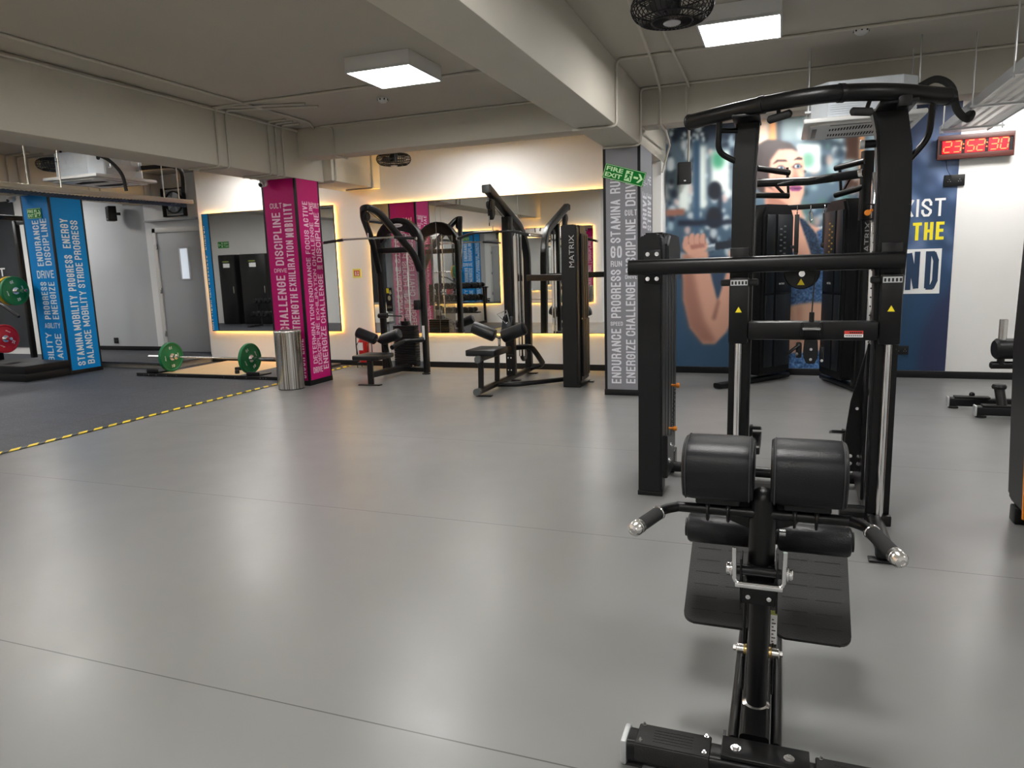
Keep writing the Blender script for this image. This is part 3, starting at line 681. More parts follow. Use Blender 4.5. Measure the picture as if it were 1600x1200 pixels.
    A, B = aY(1357, 460, yy), aY(1472, 388, yy); m.quad([(A.x, yy, A.z), (B.x, yy, A.z), (B.x, yy, B.z), (A.x, yy, B.z)]); m.build('white_lettering', LETW, o)
    m = MB(); put(m, 'ONLY', (1330, 378), (1383, 348), .17); put(m, 'IN', (1390, 377), (1419, 347), .17); put(m, 'THE', (1425, 376), (1476, 346), .17); m.build('yellow_lettering', LETY, o)
    yy -= .002; m = MB(); put(m, 'MIND', (1363, 454), (1468, 392), .13); m.build('boxed_lettering', NAVY, o)
make_mural()
# dark poster at the far left
PX1 = -14.5
t = thing('wall_poster', 'dark gym poster on the far left wall with white letters', 'poster', (-15.4, 10.34, 0))
Bx('poster_sheet', mat('near black print', (.02, .024, .03), .4, vary=.8, vscale=2), t, -16.9, PX1, 10.33, 10.345, .15, 3.1)
m = MB(); A = aY(1, 432, 10.325); letter(m, 'IT', A-Vector((.1, 0, .0)), (.26, 0, 0), (0, 0, .17), .015); m.build('lettering', LETW, t)

# ------------------------------------------------------------------ ceiling lights
def panel(label, x, y, s=.58, z=CZ-.13, group='square ceiling light panels'):
    t = thing('ceiling_light', label, 'ceiling light', (x, y, CZ), 0, group)
    m = MB(); h = s/2+.012
    m.box(x-h, x+h, y-h, y+h, z+.012, CZ-.001, bev=.004)
    for q in ((x-h, x-s/2, y-h, y+h), (x+s/2, x+h, y-h, y+h), (x-s/2, x+s/2, y-h, y-s/2), (x-s/2, x+s/2, y+s/2, y+h)): m.box(*q, z, z+.02)
    m.build('housing', mat('white light housing', (.7, .7, .7), .5), t)
    Bx('diffuser', LAMP, t, x-s/2, x+s/2, y-s/2, y+s/2, z+.004, z+.011, smooth=False); return t
L1 = aZ(617, 121, 3.19); L2 = aZ(1157, 50, 3.19)
panel('lit square ceiling panel over the open floor, left of the long beam', L1.x, L1.y, .6)
panel('lit square ceiling panel beside the mesh fan, right of the long beam', L2.x, L2.y, .56)
PG = 'square ceiling light panels outside the frame'
for x, y in ((-3.9, 8.8), (2.3, 9.0), (-8.0, 9.0), (-3.5, 3.0), (-.35, 2.6), (2.9, 5.8), (2.9, 2.4), (-.35, -1), (-3, -1), (2.9, -1), (-8.6, 3.4), (-12.6, 4.4), (-15, 4.4), (-15, 8), (-8.1, 5.6), (-.1, 8.95), (-12.6, 6.4), (-13.0, 9.2)):  # last four panels are added to brighten the left side and the mural
    panel('unseen lit square ceiling panel, some of this set added as fill light', x, y, group=PG)

# ------------------------------------------------------------------ conduits
def conduit(label, runs, r=.013, group=None):
    m = MB()
    for pts in runs: m.tube(pts, r, 8, fil=.05)
    return tag(m.build('conduit', COND), label, 'conduit', group)
zc = CZ-.015
def cz_(*a): return [aZ(x, y, zc) for x, y in a]
p1 = aZ(0, 60, zc)
conduit('painted conduit along the ceiling beside the left long beam', [[(-5.45, 1.6, zc), (-5.45, 7.7, zc), (-5.6, 8.0, zc-.01)]])
conduit('second painted conduit hugging the left long beam at the ceiling', [[(-5.86, 1.6, zc-.02), (-5.86, 8.0, zc-.02)]])
yb = aX(338, 200, -5.865).y
for k, lab in ((0, 'left one of the two conduits dropping down the left long beam'), (1, 'right one of the two conduits dropping down the left long beam')):
    conduit(lab, [[(-4.9+k*.05, yb+.3+k*.16, zc), (-5.86, yb+k*.16, zc), (-5.865, yb+k*.16, 2.69), (-6.3, yb+k*.16, 2.688)]])
for k in range(3):
    conduit(['first', 'middle', 'last'][k]+' of three conduits dropping down the beam end above the magenta pillar', [[(-5.6, 7.45+k*.13, zc), (-5.865, 7.45+k*.13, zc), (-5.865, 7.45+k*.13, 2.69), (-6.3, 7.45+k*.13, 2.688)]])
y2 = aZ(480, 148, zc).y
conduit('painted conduit crossing the ceiling to the light over the open floor', [[(-5.86, y2, zc), (-1.88, y2, zc)]])
conduit('painted conduit along the top of the cross beam near the mirrors', [[(-5.5, 8.0, zc), (-1.88, 8.0, zc)]])
conduit('painted conduit down the cross beam beside the magenta pillar', [[(-5.5, 8.0, zc), (-5.33, 8.005, zc-.02), (-5.33, 8.005, 2.95), (-5.33, 8.3, 2.945)]])
for k, lab in ((0, 'conduit on the cream beam stub close to the magenta pillar'), (1, 'conduit on the cream beam stub close to the back wall')):
    yy = 8.62+k*.95; conduit(lab, [[(-5.735, yy, CZ-.1), (-5.735, yy, 2.71), (-6.2, yy, 2.705)]])
y3 = aX(963, 110, -1.455).y; y4 = aX(1001, 150, -1.455).y
conduit('painted conduit looping over the long beam before the grey pillar', [[(2.9, y3, zc), (-1.455, y3, zc), (-1.455, y3, 2.735), (-1.87, y3, 2.735)]])
conduit('painted conduit looping over the beam right above the grey pillar', [[(4.9, y4, zc), (-1.455, y4, zc), (-1.455, y4, 2.735), (-1.87, y4, 2.735)]])
a = [v-Vector((0, 0, .027)) for v in cz_((975, -25), (1017, 86))]; a2 = [v-Vector((0, 0, .027)) for v in cz_((1020, 5), (1077, 131))]
conduit('left one of two wandering conduits right of the long beam', [[a[0], a[1], (-1.25, 7.95, zc-.03), (-1.25, 7.97, 2.93), (-1.25, 8.36, 2.925), (-1.36, 9.42, 2.92), (-1.455, 9.43, 2.6)]])
conduit('right one of two wandering conduits, ending at the wall speaker', [[a2[0], a2[1], (-.98, 7.95, zc-.03), (-.98, 7.97, 2.93), (-1.0, 8.37, 2.925), (-1.15, 9.6, 2.9), (-1.17, 9.72, 2.65)]])
for k in range(3):
    conduit(['left', 'middle', 'right'][k]+' of three conduits bent around the beam over the blue pillar', [[(-10.1+k*.05, 7.55+k*.16, zc), (-10.585, 7.55+k*.16, zc), (-10.585, 7.55+k*.16, 2.805), (-11.15, 7.55+k*.16, 2.805)]], .016)
for k in range(4):
    yy = (8.85, 9.05, 9.95, 10.1)[k]
    conduit(['first', 'second', 'third', 'fourth'][k]+' conduit wrapped around the beam between blue pillar and door wall', [[(-10.585, yy, 3.2), (-10.585, yy, 2.805), (-11.15, yy, 2.805)]], .016)

# ------------------------------------------------------------------ air conditioning cassettes
def cassette(label, x0, y0, z, s=.95, body=.3, pipes='x'):
    t = thing('ceiling_cassette', label, 'air conditioner', (x0+s/2, y0+s/2, z)); c = .13; i = .06
    X0, X1, Y0, Y1 = x0+i, x0+s-i, y0+i, y0+s-i
    pl = [(X0+c, Y0), (X1-c, Y0), (X1, Y0+c), (X1, Y1-c), (X1-c, Y1), (X0+c, Y1), (X0, Y1-c), (X0, Y0+c)]
    m = MB(); m.prism(pl, z+.06, z+.06+body, 'z', bev=.006)
    bd = m.build('metal_body', GALV, t)
    m = MB()
    for k in range(5):
        zz = z+.09+k*.018; m.box(X0+c+.02, X1-c-.02, Y0-.006, Y0, zz, zz+.006); m.box(X1, X1+.006, Y0+c+.02, Y1-c-.02, zz, zz+.006)
    for k in range(3): 
        m.box(X0+c+.1+k*.15, X0+c+.2+k*.15, Y0-.004, Y0, z+.21, z+.3)
        m.box(X1, X1+.004, Y0+c+.1+k*.15, Y0+c+.2+k*.15, z+.21, z+.3)
    m.build('pressed_rib', GALV, bd)
    m = MB(); m.box(x0, x0+s, y0, y0+s, z+.02, z+.06, bev=.012)
    m.prism([(x0+.05, y0+.12), (x0+.12, y0+.05), (x0+s-.12, y0+.05), (x0+s-.05, y0+.12), (x0+s-.05, y0+s-.12), (x0+s-.12, y0+s-.05), (x0+.12, y0+s-.05), (x0+.05, y0+s-.12)], z, z+.022, 'z', bev=.008)
    pn = m.build('face_panel', ACW, t)
    m = MB(); cx, cy2 = x0+s/2, y0+s/2
    for k in range(22):
        u = -.25+k*.5/21; m.box(cx+u-.006, cx+u+.006, cy2-.27+abs(u)*.3, cy2-.10, z-.003, z+.001)
    m.build('intake_grille', DARK, pn)
    m = MB()
    for k in range(22):
        u = -.25+k*.5/21; m.box(cx+u-.006, cx+u+.006, cy2+.10, cy2+.27-abs(u)*.3, z-.003, z+.001)
    m.build('intake_grille', DARK, pn)
    m = MB()
    for dx, dy, w1, h1 in ((0, -.38, .26, .02), (0, .38, .26, .02), (-.38, 0, .02, .26), (.38, 0, .02, .26)): m.box(cx+dx-w1, cx+dx+w1, cy2+dy-h1, cy2+dy+h1, z-.002, z+.002, bev=.001)
    m.build('outlet_vane', mat('mid grey plastic', (.2, .2, .2), .5), pn)  # outlet vanes drawn in one even mid grey
    for qx, qy in ((X0-.02, Y0+.2), (X1+.02, Y0+.2), (X0-.02, Y1-.2), (X1+.02, Y1-.2)):
        m = MB(); m.tube([(qx, qy, z+.16), (qx, qy, CZ)], .006, 8); m.box(qx-.03, qx+.03, qy-.02, qy+.02, z+.15, z+.165); m.build('hanger_rod', ALU, t)
    return t
ac = cassette('galvanised ceiling cassette hanging in front of the mural', .14, 7.0, 2.62)
m = MB(); m.tube(smoothpts([(1.05, 7.25, 2.9), (1.17, 7.22, 2.94), (1.28, 7.2, 2.86), (1.33, 7.2, 2.68), (1.42, 7.25, 2.6), (1.5, 7.5, 2.68), (1.55, 8.0, 2.74)]), .03, 12); m.build('insulated_pipe', FOAM, ac)
ac = cassette('galvanised ceiling cassette hanging left of the magenta pillar', -9.0, 6.85, 2.75)
m = MB(); m.tube(smoothpts([(-8.1, 6.95, 3.0), (-8.02, 6.9, 3.02), (-7.95, 7.0, 2.95), (-7.9, 7.1, 2.8), (-7.88, 7.12, 2.6)]), .022, 10); m.build('insulated_pipe', FOAM, ac); m = MB()
m.tube(smoothpts([(-8.1, 7.6, 2.95), (-8.0, 7.72, 2.97), (-7.9, 7.95, 3.0), (-8.0, 8.2, 2.95), (-8.1, 8.3, 2.7)]), .03, 10); m.build('insulated_pipe', FOAM, ac)

# ------------------------------------------------------------------ cable tray and hanging channel
t = thing('cable_tray', 'perforated steel cable tray hung from the ceiling at the right edge', 'cable tray', (1.75, 7, 2.72))
TX0, TX1, TZ = 1.52, 1.95, 2.74
m = MB(); m.quad([(TX0, 4.2, TZ), (TX1, 4.2, TZ), (TX1, 9.0, TZ), (TX0, 9.0, TZ)]); m.build('mesh_bed', MESHM, t, smooth=False)
m = MB(); m.box(TX0-.006, TX0, 4.2, 9.0, TZ-.01, TZ+.07); m.box(TX1, TX1+.006, 4.2, 9.0, TZ-.01, TZ+.07); m.build('side_rail', ALU, t)
for y in (5.0, 6.2, 7.4, 8.6):
    m = MB(); m.box(TX0-.06, TX1+.06, y-.015, y+.015, TZ-.03, TZ-.012); m.build('cross_support', ALU, t)
    for x in (TX0-.04, TX1+.04):
        m = MB(); m.tube([(x, y, TZ-.05), (x, y, CZ)], .006, 8); m.build('hanger_rod', ALU, t)
m = MB()
for k in range(4): m.tube(smoothpts([(TX0+.08+k*.09, 4.2, TZ+.02), (TX0+.1+k*.08, 6, TZ+.02), (TX0+.08+k*.09, 8.9, TZ+.02)]), .012, 6)
m.build('cable_run', mat('grey cables', (.25, .25, .25), .6), t)
t = thing('hanging_channel', 'cream steel channel with rope hung from the ceiling near the blue pillar', 'suspended rail', (-7.6, 6, 2.5))
RX = -7.6
m = MB(); m.box(RX-.03, RX+.03, 3.4, 7.92, 2.472, 2.525, bev=.003); m.build('channel', CREAM, t)
for y in (3.9, 5.62, 6.0, 7.45, 7.7):
    m = MB(); m.tube([(RX, y, 2.52), (RX, y, CZ)], .007, 8); m.build('hanger_rod', mat('pale rod', (.6, .58, .52), .5), t)
o = MB(); rp = smoothpts([(RX+.035, 3.4, 2.455), (RX+.03, 5, 2.435), (RX+.02, 6.2, 2.43), (RX+.01, 6.9, 2.44), (RX, 7.8, 2.445)], 45)
for k in range(3):
    o.tube([p+Vector((.012*math.cos(p.y*42+k*2.094), 0, .012*math.sin(p.y*42+k*2.094))) for p in rp], .013, 7)
tag(o.build('battle_rope', ROPE), 'blue grey twisted rope lying under the cream hanging channel', 'rope')

# ------------------------------------------------------------------ fans
def cage_fan(label, c, R=.23, drop=None, col=BLKM):
    t = thing('mesh_fan', label, 'fan', c); cx, cy2, cz2 = c
    m = MB()
    for k in range(44):
        a = 2*PI*k/44; d_ = (math.cos(a), math.sin(a))
        m.tube(smoothpts([(cx+d_[0]*.04, cy2+d_[1]*.04, cz2-.1), (cx+d_[0]*R*.8, cy2+d_[1]*R*.8, cz2-.085), (cx+d_[0]*R, cy2+d_[1]*R, cz2-.02), (cx+d_[0]*R*.85, cy2+d_[1]*R*.85, cz2+.04), (cx+d_[0]*.06, cy2+d_[1]*.06, cz2+.05)], 3), .003, 5)
    for r, z in ((R, -.02), (R*.8, -.085), (R*.5, -.097), (R*.85, .04)):
        m.tube([(cx+r*math.cos(a*PI/16), cy2+r*math.sin(a*PI/16), cz2+z) for a in range(32)], .005, 6, closed=True)
    m.build('wire_cage', col, t)
    m = MB(); m.cyl((cx, cy2, cz2-.11), (cx, cy2, cz2-.095), .05, seg=16, bev=.004); m.build('centre_badge', ALU, t)
    for k in range(3):
        a = 2*PI*k/3; b = MB(); M = Matrix.Translation((cx, cy2, cz2-.03)) @ Matrix.Rotation(a, 4, 'Z') @ Matrix.Rotation(.4, 4, 'X')
        b.box(.03, R*.8, -.05, .05, -.003, .003, M=M); b.build('blade', mat('dark fan blade', (.05, .05, .05), .4), t)
    m = MB(); m.lathe([(0, -.05), (.05, -.05), (.055, .02), (.04, .08), (.0, .09)], (cx, cy2, cz2)); m.tube([(cx, cy2, cz2+.08), (cx, cy2, CZ)], .015, 10); m.lathe([(0, 0), (.06, 0), (.05, .04), (0, .04)], (cx, cy2, CZ-.04)); m.build('motor_stem', col, t)
    return t
f1 = aY(1050, 6, 4.5)
cage_fan('black mesh ceiling fan at the top edge above the right light', (f1.x, 4.5, f1.z), .235)
f2 = aY(615, 247, 9.0)
cage_fan('small mesh ceiling fan in front of the wide mirror', (f2.x, 9.0, f2.z), .235)
cage_fan('black mesh ceiling fan next to the left ceiling cassette', (-8.95, 7.12, 3.02), .3)

# exhaust fan over the door
c = aY(271, 316, 10.3)
t = thing('exhaust_fan', 'square black exhaust fan high on the wall above the grey door', 'exhaust fan', c)
m = MB(); h = .24
m.bar([(c.x-h, 10.32, c.z-h), (c.x+h, 10.32, c.z-h), (c.x+h, 10.32, c.z+h), (c.x-h, 10.32, c.z+h)], .1, .03, .004, closed=True); m.build('mounting_frame', BLKM, t)
m = MB(); m.lathe([(.2, -.0), (.2, .03), (.18, .03), (.18, 0), (.2, 0)], (c.x, 10.325, c.z), (0, -1, 0)); m.build('fan_ring', BLKM, t)
for k in range(5):
    m = MB(); M = Matrix.Translation((c.x, 10.31, c.z)) @ Matrix.Rotation(2*PI*k/5, 4, 'Y') @ Matrix.Rotation(.5, 4, 'X'); m.box(.03, .17, -.003, .003, -.045, .045, M=M); m.build('blade', mat('pale fan blade', (.55, .6, .65), .35), t)
m = MB(); m.cyl((c.x, 10.34, c.z), (c.x, 10.27, c.z), .045); m.build('motor', BLKM, t)
Bx('backing', mat('duct interior', (.3, .33, .36), .6), t, c.x-.2, c.x+.2, 10.335, 10.345, c.z-.2, c.z+.2)

# ------------------------------------------------------------------ small wall and ceiling things
def speaker(label, c, w=.17, h=.27, d_=.14, rz=0):
    t = thing('wall_speaker', label, 'speaker', c, rz)
    m = MB(); m.box(-w/2, w/2, -d_/2, d_/2, -h/2, h/2, bev=.012); m.build('cabinet', BLK2, t, local=True)
    m = MB(); m.box(-w/2+.01, w/2-.01, -d_/2-.006, -d_/2, -h/2+.01, h/2-.01, bev=.003); m.build('grille', mat('speaker cloth', (.02, .02, .02), .9, bump=.4, bscale=600), t, local=True)
    m = MB(); m.box(-.012, .012, -d_/2-.009, -d_/2-.006, -h/2+.03, -h/2+.045); m.build('badge', ALU, t, local=True)
    m = MB(); m.bar([(0, d_/2-.01, 0), (0, d_/2+.08, 0)], .03, .05, .004); m.build('wall_bracket', BLK2, t, local=True); return t
speaker('black wall speaker at the left edge of the mural', aY(1069, 271, 9.66), rz=.25)
speaker('black wall speaker on the grey alcove wall', aY(174, 334, 10.15), .2, .27, rz=-.5)
def socket(label, c, w=.12, h=.08, n=2):
    t = thing('wall_socket', label, 'socket', c)
    m = MB(); m.box(c[0]-w/2, c[0]+w/2, c[1]-.012, c[1]+.004, c[2]-h/2, c[2]+h/2, bev=.004); m.build('plate', BLK2, t)
    m = MB()
    for k in range(n):
        x = c[0]-w/2+w*(k+.5)/n
        for dx, dz in ((-.012, -.01), (.012, -.01), (0, .012)): m.cyl((x+dx, c[1]-.0125, c[2]+dz), (x+dx, c[1]-.0145, c[2]+dz), .004, seg=8)
    m.build('pin_hole', LGREY, t)
socket('black socket on the grey alcove wall', aY(182, 532, 10.345), .11, .11)
socket('black socket under the red clock at the mural edge', aY(1491, 282, WY-.01), .21, .13)
socket('black double socket low on the mural', aY(1408, 547, WY-.01), .16, .11)
def camera_dome(label, c):
    t = thing('security_camera', label, 'security camera', c); x, y, z = c
    m = MB(); m.cyl((x, y, z+.02), (x, y, z+.06), .06, .07, bev=.004); m.build('mount', ACW, t)
    m = MB(); m.ball((x, y, z-.01), .05); m.cyl((x, y, z), (x+.01, y-.075, z-.04), .036, bev=.004); hd = m.build('camera_head', ACW, t)
    m = MB(); m.cyl((x+.01, y-.076, z-.041), (x+.0105, y-.08, z-.043), .024); m.build('lens', DARK, hd)
camera_dome('white security camera under the beam at the magenta pillar', (-6.28, 7.8, 2.66))
camera_dome('white security camera under the beam at the blue pillar', (-11.15, 7.95, 2.77))
def smoke(label, c, base=False):
    t = thing('smoke_detector', label, 'smoke detector', c); x, y, z = c
    m = MB(); m.lathe([(0, 0), (.055, 0), (.06, -.015), (.055, -.03), (.03, -.05), (0, -.05)], c); m.build('dome', ACW, t)
    m = MB()
    for k in range(8):
        a = PI*k/4; m.box(-.006, .006, .052, .060, -.03, -.012, M=Matrix.Translation(c) @ Matrix.Rotation(a, 4, 'Z'))
    m.build('vent_slot', DARK, t)
smoke('white smoke detector on the ceiling above the red clock side', aZ(1346, 44, CZ))
smoke('small white detector on the ceiling below the left light panel', aZ(598, 153, CZ))

# clock
C0 = aY(1464, 218, 9.76); C1 = aY(1584, 243, 9.76); cx0, cx1 = C0.x, C1.x; cz0, cz1 = aY(1524, 245, 9.76).z, aY(1524, 211, 9.76).z
t = thing('digital_clock', 'red digital wall clock reading 23:52:30', 'clock', ((cx0+cx1)/2, 9.76, cz0))
m = MB(); m.bar([(cx0+.015, 9.76, cz0+.015), (cx1-.015, 9.76, cz0+.015), (cx1-.015, 9.76, cz1-.015), (cx0+.015, 9.76, cz1-.015)], .06, .03, .004, closed=True, up=(0, 1, 0))
m.v = [(v[0], 9.735+(v[1]-9.76), v[2]) for v in m.v]; m.build('frame', BROWN, t)
Bx('backing', BLKM, t, cx0+.01, cx1-.01, 9.735, WY, cz0+.01, cz1-.01)
fz0, fz1 = cz0+.05, cz1-.04; W = cx1-cx0-.08; xs0 = cx0+.04
SEG = {'2': 'abged', '3': 'abgcd', '5': 'afgcd', '0': 'abcdef'}
def clock_face():
    for gi in range(3):
        a = xs0+W*(gi/3)+.012; b = xs0+W*((gi+1)/3)-.022
        Bx('number_window', CLKF, t, a, b, 9.728, 9.735, fz0, fz1)
        m = MB()
        for di, dg in enumerate(['23', '52', '30'][gi]):
            w_ = (b-a)/2; x = a+w_*di+.014; X = x+w_-.028; z, Z = fz0+.016, fz1-.016; mz = (z+Z)/2; k = .011; sh = .10
            def sg(p, q):
                m.tube([(p[0]+sh*(p[1]-z), 9.725, p[1]), (q[0]+sh*(q[1]-z), 9.725, q[1])], .0065, 6)
            g = .008
            D = {'a': ((x+g, Z), (X-g, Z)), 'g': ((x+g, mz), (X-g, mz)), 'd': ((x+g, z), (X-g, z)), 'f': ((x, mz+g), (x, Z-g)), 'b': ((X, mz+g), (X, Z-g)), 'e': ((x, z+g), (x, mz-g)), 'c': ((X, z+g), (X, mz-g))}
            for s_ in SEG[dg]: sg(*D[s_])
        m.build('lit_digits', CLKD, t)
        if gi < 2:
            m = MB()
            for z in (.35, .65): m.ball((b+.017, 9.727, fz0+(fz1-fz0)*z), .007)
            m.build('colon', CLKD, t)
    m = MB()
    for gi, wd in enumerate(('HOUR', 'MINUTE', 'SECOND')):
        a = xs0+W*(gi+.3)/3; letter(m, wd, (a, 9.733, fz0-.022), (W/3*.42, 0, 0), (0, 0, .011))
    m.build('caption', LGREY, t)
    m = MB(); m.tube(smoothpts([((cx0+.1), 9.75, cz0), (cx0+.13, 9.79, cz0-.12), (1.8, 9.79, 2.36)]), .003, 6); m.build('power_wire', BLKM, t)
clock_face()
# extinguisher and its sign
c = aY(557.5, 427, WY-.01)
t = thing('extinguisher_sign', 'small yellow edged sign with red symbols beside the wide mirror', 'sign', c)
Bx('sign_board', mat('pale yellow board', srgb(225, 225, 110), .5), t, c.x-.075, c.x+.075, WY-.008, WY, c.z-.07, c.z+.07)
Bx('symbol_field', mat('orange red field', srgb(205, 70, 25), .5), t, c.x-.05, c.x+.05, WY-.010, WY-.008, c.z-.045, c.z+.045)
m = MB(); m.box(c.x-.03, c.x-.01, WY-.012, WY-.010, c.z-.035, c.z+.03); m.box(c.x+.01, c.x+.035, WY-.012, WY-.010, c.z-.035, c.z-.01); m.box(c.x+.015, c.x+.03, WY-.012, WY-.010, c.z, c.z+.03); m.build('white_symbol', LETW, t)
ex, ey = -6.10, 9.62
t = thing('fire_extinguisher', 'red fire extinguisher on a stand against the wall left of the first pulldown machine', 'fire extinguisher', (ex, ey, 0))
m = MB(); m.lathe([(0, .09), (.075, .09), (.08, .12), (.08, .42), (.06, .49), (.025, .52), (.025, .55), (0, .55)], (ex, ey, 0)); b = m.build('cylinder_body', REDX, t)
m = MB(); m.cyl((ex, ey, .55), (ex, ey, .58), .02); m.box(ex-.1, ex+.02, ey-.012, ey+.012, .585, .6); m.box(ex-.09, ex+.02, ey-.01, ey+.01, .56, .57); m.build('valve_handle', mat('brass', (.7, .5, .2), .3, 1), t)
m = MB(); m.tube(smoothpts([(ex-.02, ey, .57), (ex-.11, ey-.02, .52), (ex-.12, ey-.03, .35), (ex-.1, ey-.04, .2)]), .01, 8); m.build('hose', RUB, t)
m = MB(); m.box(ex-.05, ex+.03, ey-.083, ey-.078, .28, .4); m.build('paper_tag', LETW, t)
m = MB()
for sx in (-1, 1):
    m.tube([(ex+sx*.1, ey-.06, 0), (ex+sx*.1, ey-.06, .35), (ex+sx*.1, ey+.07, .45), (ex+sx*.1, ey+.07, 0)], .007, 6, fil=.03)
m.tube([(ex-.1, ey-.06, .08), (ex+.1, ey-.06, .08)], .007, 6); m.tube([(ex-.1, ey+.07, .08), (ex+.1, ey+.07, .08)], .007, 6); m.box(ex-.1, ex+.1, ey-.06, ey+.07, .075, .088); m.build('wire_stand', BLK, t)

# bin
t = thing('waste_bin', 'tall cylindrical stainless steel waste bin in front of the magenta pillar', 'bin', (-6.01, 7.68, 0))
m = MB(); m.lathe([(0, .012), (.168, .012), (.17, .02), (.17, .74), (.165, .745), (.16, .74), (.16, .3), (0, .3)], (0, 0, 0), seg=48); m.build('shell', BINM, t, local=True)
m = MB(); m.lathe([(.135, .742), (.175, .742), (.177, .755), (.172, .768), (.135, .768), (.135, .742)], seg=48); m.build('rim', STL, t, local=True)
m = MB(); m.lathe([(0, 0), (.165, 0), (.165, .014), (0, .014)], seg=48); m.build('base_ring', RUB, t, local=True)
m = MB(); m.lathe([(0, .7), (.158, .7), (.158, .705), (0, .705)]); m.build('inner_liner', DARK, t, local=True)

# ------------------------------------------------------------------ barbell and lifting platform
t = thing('lifting_platform', 'lifting platform with pale wood centre and black rubber sides', 'lifting platform', (-7.95, 9.0, 0))
Bx('wood_deck', WOOD, t, -8.88, -7.4, 8.26, 9.7, .008, .05, bev=.002)
Bx('rubber_side', RUBF, t, -9.25, -8.885, 8.26, 8.86, .008, .05, bev=.003)
Bx('rubber_side', RUBF, t, -7.395, -6.6, 8.26, 9.7, .008, .05, bev=.003)
Bx('front_edge', BLKM, t, -9.3, -6.55, 8.2, 8.26, .007, .055, bev=.003)
m = MB()
for x in (-9.15, -9.1, -9.05, -8.9, -8.7, -8.5, -7.6, -7.4, -7.2, -6.95, -6.9, -6.85): m.cyl((x, 8.2, .03), (x, 8.196, .03), .007, seg=8)
m.each('edge_bolt', STL, t)
m = MB()
for x in (-9.0, -7.1): m.box(x-.11, x+.11, 8.22, 8.5, .05, .07, bev=.003); m.box(x-.11, x+.11, 8.22, 8.24, .05, .11, bev=.003)
m.build('band_peg_plate', BLKM, t)
def plate_mesh(D, w_, hub=.03):
    R = D/2
    return [(hub, -w_/2), (R*.26, -w_/2), (R*.28, -w_/2+.004), (R*.34, -w_/2+.01), (R*.86, -w_/2+.01), (R*.9, -w_/2), (R-.006, -w_/2), (R, -w_/2+.008), (R, w_/2-.008), (R-.006, w_/2), (R*.9, w_/2), (R*.86, w_/2-.01), (R*.34, w_/2-.01), (R*.28, w_/2-.004), (R*.26, w_/2), (hub, w_/2), (hub, -w_/2)]
def disc(parent_list, name, label, x, y, z, D, w_, m_, d_=(1, 0, 0), let=LETW, txt='10', spin=0, group=None):
    """d_ is the bar direction"""
    t = thing(name, label, 'weight plate', (x, y, z-D/2), 0, group); P = Vector((x, y, z)); dv = Vector(d_).normalized()
    m = MB(); m.lathe(plate_mesh(D, w_), P, dv, 48); m.build('rubber_disc', m_, t)
    m = MB(); m.lathe([(.026, -w_/2-.003), (D*.12, -w_/2-.003), (D*.12, w_/2+.003), (.026, w_/2+.003), (.026, -w_/2-.003)], P, dv, 32); m.build('steel_hub', STL, t)
    m = MB(); up = Vector((0, 0, 1)); s1 = dv.cross(up)
    for side in (-1, 1):
        for k in range(4):
            a = k*PI/2+spin; rad = up*math.cos(a)+s1*side*math.sin(a); tan = (s1*side*math.cos(a)-up*math.sin(a))
            O = P+dv*side*(w_/2-.0085)+rad*D*.26; 
            wd = txt if k % 2 == 0 else 'cult'; L = .055 if k % 2 == 0 else .08; hh = .045 if k % 2 == 0 else .022
            letter(m, wd, O-tan*L/2, tan*L, rad*hh, .02)
    m.build('raised_lettering', let, t, smooth=False); return t
BY = 8.45; BZ = .052+.225
t = thing('barbell', 'chrome barbell resting across the lifting platform on two green plates', 'barbell', (-8.07, BY, BZ))
m = MB(); m.cyl((-8.72, BY, BZ), (-7.42, BY, BZ), .0145, seg=16); m.build('shaft', STL, t)
for a, b in ((-9.28, -8.76), (-7.38, -6.86)):
    m = MB(); m.cyl((a, BY, BZ), (b, BY, BZ), .025, bev=.003); m.build('sleeve', CHR, t)
for a in (-8.76, -7.42):
    m = MB(); m.cyl((a, BY, BZ), (a+.04, BY, BZ), .037, bev=.004); m.build('collar', CHR, t)
disc(0, 'bumper_plate', 'green bumper plate on the left end of the floor barbell', -8.83, BY, BZ, .45, .055, GRN, spin=.1)
disc(0, 'bumper_plate', 'green bumper plate on the right end of the floor barbell, nearest the steel bin', -7.32, BY, BZ, .45, .055, GRN, spin=.5)
m = MB(); m.obox((-7.75, 8.75, .075), (.2, .06, .05), rot('Z', 30), .01); m.tube([(-7.68, 8.8, .08), (-7.5, 8.78, .1)], .012, 8)
tag(m.build('barbell_collar_clip', BLK), 'small black clamp lying on the wood between the green plates', 'clamp')
m = MB(); m.lathe([(0, 0), (.03, 0), (.035, .02), (.03, .05), (0, .055)], (-7.55, 8.42, .0515)); tag(m.build('rubber_stopper', RUB), 'small round rubber stopper by the platform front edge', 'stopper')

# black box stack in front of blue pillar
def plyo(label, z0, z1):
    t = thing('plyo_box', label, 'step box', (-11.2, 7.74, z0))
    Bx('shell', BLKM, t, -11.9, -10.58, 7.37, 8.1, z0, z1-.01, bev=.006); Bx('top_mat', RUB, t, -11.9, -10.58, 7.37, 8.1, z1-.01, z1, bev=.003)
    return t
plyo('black box at the foot of the blue pillar, lower of the two', .007, .12)
plyo('black box at the foot of the blue pillar, upper one with rubber top', .121, .245)

